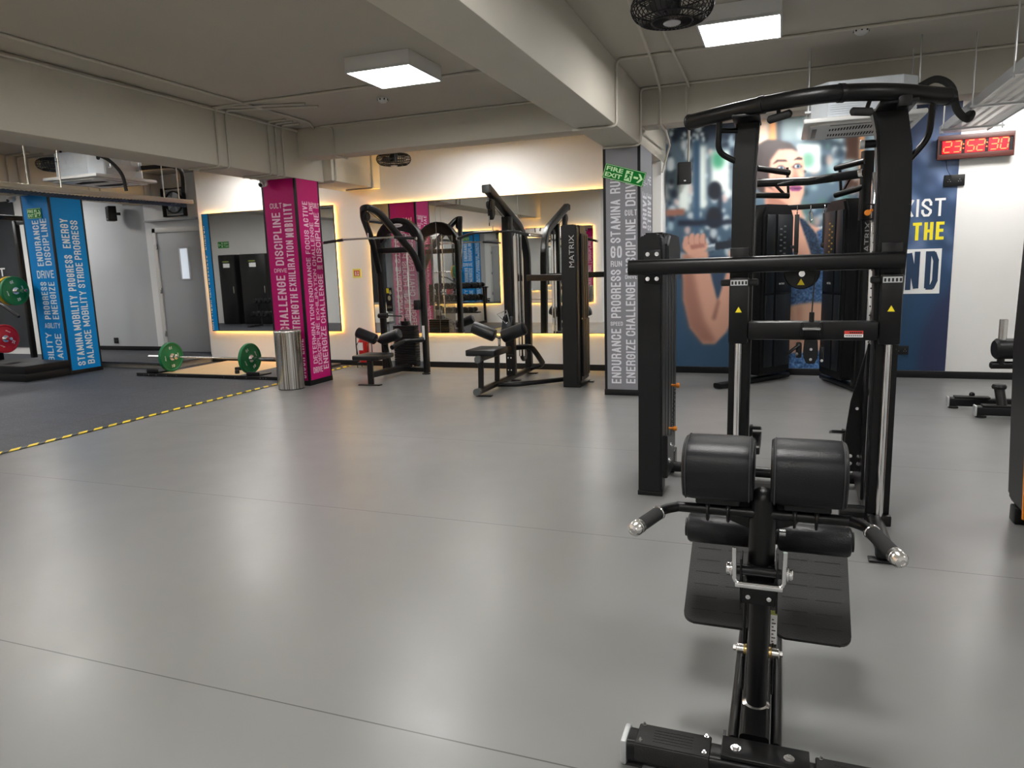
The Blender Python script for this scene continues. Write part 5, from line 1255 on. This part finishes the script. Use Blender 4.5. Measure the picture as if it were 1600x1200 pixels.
# outer post of the left arm (peeps past the foreground post)
m = MB(); M = Mi
def addL(mb): mb.v = [tuple(Mi @ Vector(v)) for v in mb.v]; return mb
m.box(.28, .33, -.03, .03, .06, 2.34, bev=.003); addL(m).build('slotted_post', CHR, ft)
m = MB(); m.bar([(.0, 9.48, 2.09), (.62, 9.44, 2.09)], .08, .06, .008); cb = m.build('rear_cross_beam', BLK, ft)
hooks = []
for px in (1246, 1267, 1289):
    c = aY(px, 322, 9.40); m = MB(); m.tube([(c.x, 9.44, 2.10), (c.x, 9.40, 2.10), (c.x, 9.385, 2.06), (c.x, 9.40, 2.04), (c.x, 9.41, 2.055)], .006, 8, fil=.02); m.build('accessory_hook', CHR, ft); hooks.append(c.x)
def tube_pt(pts, r, nm, par=ft, mt=BLK): m = MB(); m.tube(pts, r, 12); return m.build(nm, mt, par)
P = lambda x, y, Y: aY(x, y, Y)
tube_pt([P(1184, 286, 8.75), P(1262, 283, 8.7), P(1350, 271, 8.62)], .046, 'pull_up_bar')
tube_pt([P(1183, 263, 8.75), P(1233, 270, 9.0)], .033, 'multi_grip_handle'); tube_pt([P(1306, 263, 8.95), P(1352, 251, 8.62)], .033, 'multi_grip_handle')
tube_pt([P(1180, 305, 8.8), P(1232, 306, 9.0)], .033, 'multi_grip_handle'); tube_pt([P(1306, 305, 9.0), P(1350, 292, 8.65)], .033, 'multi_grip_handle')
for a, b in (((1230, 262), (1232, 308)), ((1312, 258), (1314, 303))):
    m = MB(); m.bar([P(*a, 9.02), P(*b, 9.02)], .03, .06, .005); m.build('handle_upright', BLK, ft)
m = MB(); m.bar([P(1206, 284, 8.8), P(1226, 304, 9.0)], .02, .03, .004); m.build('brace', BLK, ft)
m = MB(); m.bar([P(1330, 275, 8.75), P(1318, 297, 8.95)], .02, .03, .004); m.build('brace', BLK, ft)
m = MB(); m.cyl(P(1342, 271, 8.62), P(1349, 270, 8.6), .045, bev=.004); m.build('bar_ring', CHR, ft)
for px0, px1, py in ((1215, 1240, 288), (1275, 1300, 279)):
    m = MB(); m.tube([P(px0, py+1, 8.6), P(px1, py-5, 8.6)], .014, 8); m.build('wrapped_grip', GRIP, ft)
# accessories hanging on the hooks: separate things
def strap(label, x, z0, z1, w_, kick=0):
    m = MB(); m.box(x-w_, x+w_, 9.375, 9.392, z1, z0, bev=.003)
    if kick: m.box(x-w_-.09, x-w_+.01, 9.375, 9.392, z1+.05, z1+.09, bev=.003); m.prism([(x-w_, z1), (x+w_, z1), (x+w_*.3, z1-.05), (x-w_*.3, z1-.05)], 9.376, 9.391, 'y')
    else: m.ball((x, 9.384, z1+.01), .035, (1, .5, 1))
    m.tube([(x, 9.385, z0-.01), (x, 9.387, z0+.035)], .006, 6)
    return tag(m.build('cable_strap', mat('black webbing', (.012, .012, .012), .8)), label, 'strap')
strap('black cuff strap hanging on the leftmost trainer hook', hooks[0], 2.0, 1.55, .026, 1)
strap('black ankle strap with round end hanging on the rightmost trainer hook', hooks[2], 2.0, 1.62, .02)
m = MB(); x = hooks[1]; m.tube([(x-.02, 9.385, 1.94), (x-.018, 9.385, 2.0), (x, 9.385, 2.035), (x+.018, 9.385, 2.0), (x+.02, 9.385, 1.94), (x, 9.385, 1.90)], .008, 8, closed=True)
tag(m.build('carabiner', CHR), 'chrome snap hook hanging on the middle trainer hook', 'carabiner')

# ---------------------------------------------------- pulldown machine with arch frame
A1 = thing('lat_pulldown_machine', 'black pulldown machine with arched frame beside the fire extinguisher', 'pulldown machine', (-5.11, 9.0, 0))
xl, xr, ay1 = -5.45, -4.775, 9.16
ar = [(xl, ay1, 0.02), (xl, ay1, 1.86)]
for k in range(1, 12): a = PI-PI*k/12; ar.append(((xl+xr)/2+(xr-xl)/2*math.cos(a), ay1, 1.86+.33*math.sin(a)))
ar += [(xr, ay1, 1.86), (xr, ay1, .02)]
m = MB(); m.bar(ar, .07, .10, .016, up=(0, 1, 0)); m.build('arch_frame', BLK, A1)
hp = [(x, z) for x, _, z in ar[1:-1]]
m = MB(); m.prism([hp[0]]+hp[1:-1]+[hp[-1], (-4.86, 1.90), (-4.93, 2.0), (-5.11, 2.05), (-5.29, 2.0), (-5.37, 1.90)], ay1-.03, ay1+.05, 'y', bev=.004); hd = m.build('arch_shroud', BLK2, A1)
m = MB(); m.lathe([(0, 0), (.07, 0), (.075, .004), (0, .006)], (-5.11, ay1-.045, 2.115), (0, -1, 0), 28); m.v = [(-5.11+(v[0]+5.11)*1.2, v[1], 2.115+(v[2]-2.115)*.36) for v in m.v]; bdg = m.build('maker_badge', ALU, hd)
m = MB(); letter(m, 'MATRIX', (-5.16, ay1-.0525, 2.107), (.10, 0, 0), (0, 0, .016)); m.build('badge_lettering', DARK, bdg)
m = MB(); m.box(-5.41, -4.81, ay1+.10, ay1+.106, .08, 2.0); m.build('clear_guard', CLEAR, A1)
m = MB(); m.tube([(-5.2, 9.2, .1), (-5.2, 9.2, 2.0)], .011, 8); m.build('guide_rod', CHR, A1); m = MB(); m.tube([(-5.02, 9.2, .1), (-5.02, 9.2, 2.0)], .011, 8); m.build('guide_rod', CHR, A1)
for k in range(17):
    m = MB(); z = .12+k*.034; m.box(-5.28, -4.93, 9.13, 9.27, z, z+.030, bev=.003); m.build('weight_plate', BLK2, A1)
m = MB(); m.cyl((-5.11, 9.2, .1), (-5.11, 9.2, .8), .014); m.box(-5.16, -5.06, 9.15, 9.25, .70, .76, bev=.01); m.build('selector_stem', BLK, A1)
m = MB(); m.ball((-5.105, 9.11, .47), .02); m.build('selector_pin', ORG, A1)
m = MB(); m.tube([(-5.11, 9.19, .78), (-5.11, 9.19, 2.05)], .004, 6); m.tube([(-5.11, 9.1, 2.0), (-5.1, 8.35, 2.27)], .004, 6); m.build('cable', BLKM, A1)
ap = Vector((-5.12, 8.32, 2.30))
m = MB(); m.bar([(xl+.01, 9.1, 1.48), (-5.36, 8.86, 1.86), (-5.215, 8.40, 2.22), (-5.16, 8.32, 2.30), ap+Vector((.04, 0, .015)), (-5.02, 8.48, 2.26), (-4.80, 9.0, 1.70), (xr-.005, 9.1, 1.48)], .075, .085, .02, fil=.16, up=(0, 0, 1)); m.build('boom_tube', BLK, A1)
m = MB(); m.bar([(-5.41, 9.0, 1.77), (-4.86, 9.0, 1.77)], .06, .075, .01, up=(0, 0, 1)); m.build('boom_brace', BLK, A1)
def pulley(par, c, r=.065, ax=(1, 0, 0)):
    c = Vector(c); a = Vector(ax); m = MB(); m.cyl(c-a*.014, c+a*.014, r, seg=24, bev=.004); w_ = m.build('pulley_wheel', BLK2, par)
    m = MB(); m.cyl(c-a*.02, c+a*.02, .012, seg=12); m.build('pulley_bolt', STL, w_); m = MB(); 
    for q in (-1, 1): m.cyl(c+a*q*.022, c+a*q*.026, r*.8, seg=20)
    m.build('pulley_cheek', BLK, w_); return w_
pulley(A1, ap-Vector((0, -.02, .10)))
def lat_bar(label, c, half, bend=.06, drop=.0):
    t = thing('lat_bar', label, 'exercise bar', c); x, y, z = c
    m = MB(); m.tube([(x-half, y, z-bend), (x-half*.55, y, z), (x+half*.55, y, z), (x+half, y, z-bend)], .013, 10, fil=.08); m.build('bar_tube', STL if drop else BLK, t)
    for q in (-1, 1):
        m = MB(); m.tube([(x+q*half*.98, y, z-bend*.96), (x+q*half*.56, y, z-.003)], .019, 10); m.build('bar_grip', GRIP, t)
        m = MB(); m.cyl((x+q*half*.98, y, z-bend*.96), (x+q*(half+.012), y, z-bend-.003), .0175, bev=.003); m.build('bar_end', STL, t)
    m = MB(); m.tube([(x, y, z+.01), (x, y, z+.07)], .009, 8); m.build('swivel_link', STL, t); return t
lat_bar('long lat bar with black grips hanging from the arched pulldown machine', (-5.09, 8.3, 1.915), .70, .03, 1)
m = MB(); m.tube([(-5.12, 8.3, 2.14), (-5.09, 8.3, 1.985)], .004, 6); m.build('hanging_cable', BLKM, A1)
sx = -5.06
m = MB(); m.bar([(sx, 8.10, .01), (sx, 8.10, .33)], .07, .05, .008); m.build('seat_post', BLK, A1)
m = MB(); m.box(sx-.17, sx+.15, 8.05, 8.13, .0005, .014, bev=.003); m.build('foot_plate', BLK, A1)
m = MB(); m.obox((sx-.02, 8.22, .37), (.40, .42, .062), None, .018); m.build('seat', VINYL, A1)
m = MB(); m.bar([(sx, 8.12, .14), (sx, 9.16, .10)], .07, .085, .01); m.build('base_rail', BLK, A1)
m = MB(); m.bar([(xl, 9.16, .06), (xr, 9.16, .06)], .08, .06, .01); m.build('base_cross_tube', BLK, A1)
m = MB(); m.bar([(sx-.02, 8.66, .12), (sx-.05, 8.60, .50), (sx-.12, 8.54, .56)], .05, .06, .01, fil=.05); m.build('pad_post', BLK, A1)
for a, b in (((-5.50, 8.52, .665), (-5.22, 8.55, .555)), ((-5.13, 8.55, .55), (-4.83, 8.52, .65))):
    a, b = Vector(a), Vector(b); d_ = (b-a).normalized(); L_ = (b-a).length; m = MB(); m.lathe([(0, 0), (.055, 0), (.072, .012), (.075, .03), (.075, L_-.03), (.072, L_-.012), (.055, L_), (0, L_)], a, d_, 24); m.build('thigh_roller', VINYL, A1)
m = MB(); m.tube([(-5.26, 8.55, .575), (-5.175, 8.555, .525), (-5.10, 8.55, .565)], .016, 8); m.build('roller_axle', CHR, A1)
m = MB(); m.tube([(-4.98, 8.9, .50), (xr, 9.1, .50)], .034, 12); m.tube([(-5.02, 8.62, .44), (-4.98, 8.9, .50)], .034, 12); m.build('low_tube', BLK, A1)
m = MB(); m.cyl((-5.37, 8.9, .86), (-5.22, 8.9, .86), .035, bev=.006); m.tube([(-5.22, 8.9, .86), (-5.02, 8.95, .85)], .009, 8); m.build('seat_adjuster', BLK2, A1)
c = aY(607.5, 468, 9.09); m = MB(); m.box(c.x-.045, c.x+.055, 9.09, 9.10, c.z-.17, c.z+.17, bev=.003); pc = m.build('instruction_placard', BLKM, A1)
m = MB(); m.box(c.x-.03, c.x+.01, 9.086, 9.09, c.z+.09, c.z+.16); m.build('placard_yellow_patch', YEL, pc)
m = MB(); m.ball((c.x+.03, 9.088, c.z+.12), .012, (1, .2, 1)); m.ball((c.x+.03, 9.088, c.z+.09), .02, (1, .2, 1)); m.ball((c.x+.01, 9.088, c.z+.02), .03, (.8, .1, 1.2)); m.box(c.x-.03, c.x+.04, 9.086, 9.09, c.z-.10, c.z-.095); m.box(c.x-.03, c.x+.04, 9.086, 9.09, c.z-.12, c.z-.115); m.build('placard_figure', mat('placard grey', (.35, .33, .2), .5), pc)
Bx('white_sticker', LETW, A1, xr-.015, xr+.02, 9.10, 9.108, .50, .70)
m = MB(); m.box(-4.86, -4.78, 9.0, 9.1, .93, 1.07, bev=.015); m.build('cup_holder', BLK2, A1)
m = MB(); foot(m, (xl, 9.16)); foot(m, (xr, 9.13), .06); m.each('floor_pad', BLK, A1)

# ---------------------------------------------------- pulldown and row station with a side tower
B1 = thing('lat_pulldown_machine', 'black pulldown and low row station with a tall lettered side tower near the grey pillar', 'pulldown machine', (-3.3, 8.5, 0))
X3 = -3.3
m = MB(); m.bar([(X3, 7.58, .06), (X3, 9.46, .06)], .075, .07, .025); m.build('base_rail', BLK, B1)
m = MB(); m.bar([(X3, 7.535, .06), (X3, 7.60, .06)], .085, .08, .036); m.build('rail_end_cap', mat('slate plastic', (.09, .1, .1), .4), B1)
for y, s_ in ((7.62, .16), (8.78, .1), (9.42, .12)):
    m = MB(); m.box(X3-.03, X3+s_, y-.035, y+.035, .0005, .014, bev=.003); m.build('foot_plate', BLK, B1)
m = MB(); m.bar([(X3, 7.62, .435), (X3, 8.80, .435)], .06, .07, .025); m.build('seat_rail', BLK, B1)
m = MB(); m.bar([(X3, 7.59, .435), (X3, 7.64, .435)], .07, .085, .034); m.build('rail_end_cap', MATS['slate plastic'], B1)
for y in (7.70, 8.22):
    m = MB(); m.bar([(X3, y-.02, .09), (X3, y, .41)], .06, .045, .008); m.build('seat_leg', BLK, B1)
m = MB(); m.obox((X3, 7.90, .50), (.37, .46, .075), None, .014); m.build('seat', VINYL, B1)
m = MB(); m.bar([(X3, 8.72, .09), (X3, 8.72, 2.12)], .12, .10, .012); m.build('front_upright', BLK, B1)
m = MB(); m.bar([(X3, 9.42, .09), (X3+.02, 9.40, 1.72), (X3, 9.20, 2.0), (X3, 8.08, 2.42)], .10, .09, .014, fil=.22, up=(1, 0, 0)); m.build('rear_upright_boom', BLK, B1)
m = MB(); m.obox((X3, 8.06, 2.41), (.11, .05, .10), None, .02); m.build('boom_cap', MATS['slate plastic'], B1)
m = MB(); m.box(X3+.055, X3+.075, 8.98, 9.04, .3, 1.95); m.box(X3+.015, X3+.03, 8.98, 9.04, .3, 1.95); m.each('polished_strip', CHR, B1)
m = MB(); m.prism([(8.13, 2.30), (8.26, 2.30), (8.26, 2.12), (8.20, 2.05), (8.15, 2.10)], X3-.03, X3+.03, 'x', bev=.01); m.build('pulley_housing', BLK2, B1)
pulley(B1, (X3, 8.15, 2.23)); pulley(B1, (X3, 8.86, 1.95), .08); pulley(B1, (X3+.02, 9.15, .30), .09); pulley(B1, (X3, 8.62, .85), .06)
m = MB(); m.tube([(X3, 8.12, 2.2), (X3, 8.12, 1.98)], .005, 6); m.tube([(X3, 8.15, 2.28), (X3, 8.86, 2.0)], .004, 6); m.build('cable', BLKM, B1)
m = MB(); m.tube([(X3, 8.12, 2.1), (X3, 8.12, 2.02)], .009, 8); m.build('snap_hook', CHR, B1)
lat_bar('curved black lat bar hanging over the seat of the station joined to the side tower', (X3+.04, 8.12, 1.91), .47, .06)
for a, b in (((-3.59, 8.16, .77), (-3.30, 8.18, .655)), ((-3.20, 8.18, .645), (-2.90, 8.16, .755))):
    a, b = Vector(a), Vector(b); d_ = (b-a).normalized(); L_ = (b-a).length; m = MB(); m.lathe([(0, 0), (.055, 0), (.077, .012), (.08, .03), (.08, L_-.03), (.077, L_-.012), (.055, L_), (0, L_)], a, d_, 24); m.build('thigh_roller', VINYL, B1)
m = MB(); m.tube([(-3.31, 8.18, .66), (-3.25, 8.18, .635), (-3.19, 8.18, .65)], .018, 8); m.cyl((-3.25, 8.19, .47), (-3.25, 8.19, .64), .018); m.build('roller_post', CHR, B1)
m = MB(); m.cyl((-3.25, 8.19, .455), (-3.25, 8.19, .50), .035, bev=.005); m.build('post_socket', BLK, B1)
m = MB(); m.obox((X3+.0, 8.60, .74), (.14, .03, .26), rot('X', -25), .008); m.build('row_foot_plate', SHR, B1)
m = MB(); m.tube([(X3+.02, 8.52, .78), (X3-.09, 8.50, .90), (X3+.04, 8.50, .95), (X3+.06, 8.52, .80)], .009, 8, closed=True); tag(m.build('row_handle', CHR), 'chrome triangular row handle hooked on the station in front of the wide mirror', 'handle')
m = MB(); m.box(X3-.05, X3+.05, 8.66, 8.67, .12, .36); bq = m.build('bolt_plate', BLK, B1)
m = MB()
for x in (-.02, .02):
    for z in (.16, .32): bolt(m, (X3+x, 8.66, z), .01)
m.each('bolt', STL, bq)
m = MB(); m.bar([(X3+.04, 9.36, 1.335), (-2.42, 8.78, 1.335)], .06, .085, .012); m.build('cross_tube', BLK, B1)
m = MB(); m.tube([(X3+.02, 8.16, .05), (X3+.25, 8.24, .045), (-2.50, 8.78, .05)], .03, 12, fil=.08); m.build('floor_brace', BLK, B1)
m = MB(); m.bar([(X3+.0, 8.74, .44), (X3+.2, 8.95, .44), (X3+.24, 9.1, .30), (X3+.24, 9.35, .14), (X3+.03, 9.40, .08)], .055, .07, .02, fil=.08); m.build('lower_bumper_tube', BLK, B1)
B2 = B1
m = MB(); m.prism([(-2.495, .01), (-2.30, .01), (-2.295, 1.93), (-2.32, 1.965), (-2.49, 1.965)], 8.37, 8.50, 'y', bev=.012); fc = m.build('front_cover', BLK2, B2)
m = MB(); m.prism([(8.49, .06), (8.86, .06), (8.86, 1.80), (8.82, 1.90), (8.72, 1.955), (8.49, 1.96)], -2.48, -2.29, 'x', bev=.012); sc_ = m.build('stack_housing', BLK, B2)
m = MB(); m.box(-2.29, -2.275, 8.52, 8.84, .85, 1.86, bev=.005); m.build('side_window', SHR, B2)
m = MB(); m.box(-2.29, -2.272, 8.52, 8.84, .12, .83, bev=.005); m.build('lower_side_panel', BLK2, B2)
m = MB()
for k in range(3): m.box(-2.276, -2.270, 8.56+k*.1, 8.575+k*.1, .12, 1.84)
m.build('side_rib', BLK, B2)
m = MB(); c0 = aY(887, 418, 8.36); c1 = aY(893, 367, 8.36); block_ = MB()
letter(m, 'MATRIX', (c1.x+.025, 8.3655, c0.z), (0, 0, c1.z-c0.z), (-.062, 0, 0), .0); m.build('maker_lettering', mat('soft white lettering', (.45, .45, .45), .4), fc)
m = MB(); m.box(-2.50, -2.28, 8.40, 8.88, .0005, .03, bev=.004); m.box(-2.30, -2.22, 8.80, 8.86, .0005, .015, bev=.003); m.each('foot', BLK, B2)

# ---------------------------------------------------- machines at the right edge
R1 = thing('weight_tower', 'black weight tower with thin orange stripe cut off by the right edge', 'weight tower', (1.45, 4.3, 0))
m = MB(); m.prism([(1.235, .14), (1.26, .09), (1.62, .09), (1.62, 1.98), (1.26, 1.98), (1.215, 1.90), (1.20, 1.0)], 4.34, 4.64, 'y', bev=.014); m.build('tower_cover', BLK2, R1)
m = MB(); m.prism([(1.235, .07), (1.62, .07), (1.62, 1.98), (1.25, 1.98), (1.215, 1.90), (1.20, 1.0)], 3.90, 4.32, 'y', bev=.02); m.build('front_cover', SHR, R1)
m = MB(); m.prism([(1.228, .09), (1.25, .09), (1.25, 1.96), (1.209, 1.90), (1.194, 1.0)], 4.32, 4.34, 'y'); m.build('orange_stripe', ORG, R1)
m = MB(); m.box(1.24, 1.30, 4.50, 4.60, .0005, .095, bev=.01); m.mark(); m.box(1.5, 1.6, 4.5, 4.6, .0005, .095, bev=.01); m.mark(); m.box(1.3, 1.5, 3.95, 4.05, .0005, .08, bev=.01); m.mark(); m.each('foot', BLK, R1)
R2 = thing('seated_row_machine', 'black machine base with silver tipped foot bars behind the right edge tower', 'exercise machine', (2.1, 7.7, 0))
for x0, y in ((1.56, 7.92), (1.70, 7.50)):
    m = MB(); m.bar([(x0, y, .065), (2.9, y, .065)], .08, .085, .016, up=(0, 0, 1)); m.build('foot_bar', BLK, R2)
    m = MB(); m.box(x0-.02, x0, y-.045, y+.045, .015, .112, bev=.008); m.build('end_cap', ALU, R2)
    m = MB(); m.box(x0+.04, x0+.34, y-.046, y+.046, .108, .120, bev=.005); m.build('step_tread', RUB, R2)
    m = MB(); foot(m, (x0+.04, y)); foot(m, (x0+1.1, y)); m.each('rubber_foot', RUB, R2)
m = MB(); m.ball((1.76, 7.96, .13), .025); m.build('knob', BLK2, R2)
m = MB(); m.bar([(2.25, 7.5, .065), (2.25, 7.92, .065)], .08, .08, .01); m.build('rail', BLK, R2)
m = MB(); m.tube([(1.90, 7.50, .1), (1.88, 7.56, .27)], .042, 14); m.build('peg_post', BLK, R2)
m = MB(); m.lathe([(0, 0), (.055, 0), (.06, .02), (.05, .04), (0, .045)], (1.88, 7.56, .26)); m.build('peg_cap', BLK2, R2)
m = MB(); m.bar([(2.6, 7.7, .1), (2.6, 7.7, .9)], .1, .08, .01); m.build('column', BLK, R2)
m = MB(); c = aY(1553, 545, 7.6); m.cyl((c.x-.0, 7.6, c.z), (2.6, 7.7, c.z), .095, seg=24, bev=.02); m.build('round_arm', BLK2, R2)
m = MB(); m.cyl((c.x+.06, 7.6, c.z+.08), (c.x+.06, 7.6, c.z+.27), .034, bev=.004); m.build('chrome_peg', STL, R2)
m = MB(); m.cyl((c.x+.06, 7.6, c.z-.14), (c.x+.06, 7.6, c.z-.08), .03); m.cyl((c.x-.02, 7.6, c.z-.15), (c.x+.4, 7.65, c.z-.15), .035, bev=.01); m.build('lower_arm', BLK, R2)

# ---------------------------------------------------- what the mirrors show on the facing wall
for k, (x0, x1, lb) in enumerate(((-16.05, -15.45, 'tall black cabinet on the facing wall, far one in the mirror'), (-15.25, -14.3, 'wider tall black cabinet on the facing wall, seen in the mirror'))):
    t = thing('tall_cabinet', lb, 'cabinet', ((x0+x1)/2, 1.8, 0))
    Bx('body', BLKM, t, x0, x1, 1.56, 2.0, .008, 2.1, bev=.008)
    xm = (x0+x1)/2
    dr = Bx('door', BLK2, t, x0+.01, x1-.01, 2.0, 2.02, .06, 2.08, bev=.004); Bx('handle', STL, dr, x1-.09, x1-.07, 2.02, 2.05, .95, 1.15, bev=.004)
    Bx('notice', LETW, dr, xm-.12, xm+.12, 2.021, 2.024, 1.72, 1.84)
    Bx('notice_band', mat('muted sign print', (.25, .3, .05), .5), dr, xm-.14, xm+.1, 2.021, 2.024, 1.88, 1.91)
def dumbbell(label, c, group):
    t = thing('dumbbell', label, 'dumbbell', c, 0, group); x, y, z = c
    m = MB(); m.cyl((x, y-.07, z), (x, y+.07, z), .016); m.build('handle', CHR, t)
    for q in (-1, 1):
        m = MB(); a, b = sorted((y+q*.07, y+q*.15)); m.cyl((x, a, z), (x, b, z), .062, seg=20, bev=.008); m.build('head', BLK2, t)
    return t
rk = thing('dumbbell_rack', 'three tier black dumbbell rack on the facing wall, seen only in the mirrors', 'rack', (-8.9, 1.9, 0))
for x in (-10.3, -8.9, -7.5):
    m = MB(); m.bar([(x, 1.60, .01), (x, 1.66, .98)], .06, .06, .006); m.bar([(x, 1.60, .04), (x, 2.2, .04)], .06, .06, .006); m.build('rack_upright', BLK, rk)
tiers = [(.30, 2.0), (.62, 1.86), (.94, 1.74)]
for z, y in tiers:
    m = MB(); m.box(-10.3, -7.5, y-.10, y-.06, z, z+.03); m.box(-10.3, -7.5, y+.06, y+.10, z, z+.03); m.each('shelf_rail', BLK, rk)
db = dumbbell('black round dumbbell on the mirror side dumbbell rack', (-10.15, 2.0, .392), 'dumbbells on the rack of the facing wall')
for i, (z, y) in enumerate(tiers):
    for k in range(17):
        if i == 0 and k == 0: continue
        dup(db, loc=(-10.15+k*.155, y, z+.092))
bn = thing('weight_bench', 'black flat bench standing on the rubber floor near the facing wall, seen only in reflection', 'bench', (-8.6, 3.4, 0))
m = MB(); m.obox((-8.6, 3.4, .43), (.28, 1.2, .07), None, .02); m.build('bench_pad', VINYL, bn)
m = MB(); m.bar([(-8.6, 2.95, .36), (-8.6, 3.85, .36)], .06, .06, .006)
m.build('spine', BLK, bn)
for y in (2.9, 3.9):
    m = MB(); m.bar([(-8.6, y, .05), (-8.6, y, .37)], .06, .06, .006); m.bar([(-8.85, y, .04), (-8.35, y, .04)], .06, .06, .006); m.build('bench_leg', BLK, bn)

rk2 = thing('dumbbell_rack', 'small two tier dumbbell rack before the tall cabinets, seen only in the left mirror', 'rack', (-13.6, 2.7, 0))
for x in (-14.2, -13.0):
    m = MB(); m.bar([(x, 2.55, .01), (x, 2.62, .80)], .06, .06, .006); m.bar([(x, 2.5, .03), (x, 3.1, .03)], .06, .06, .006); m.build('rack_upright', BLK, rk2)
for z, y in ((.30, 2.9), (.66, 2.76)):
    m = MB(); m.box(-14.2, -13.0, y-.10, y-.06, z, z+.03); m.mark(); m.box(-14.2, -13.0, y+.06, y+.10, z, z+.03); m.mark(); m.each('shelf_rail', BLK, rk2)
    for k in range(7):
        dup(db, loc=(-14.06+k*.155, y, z+.092), label='black round dumbbell on the small rack before the tall cabinets', group='dumbbells on the small rack')
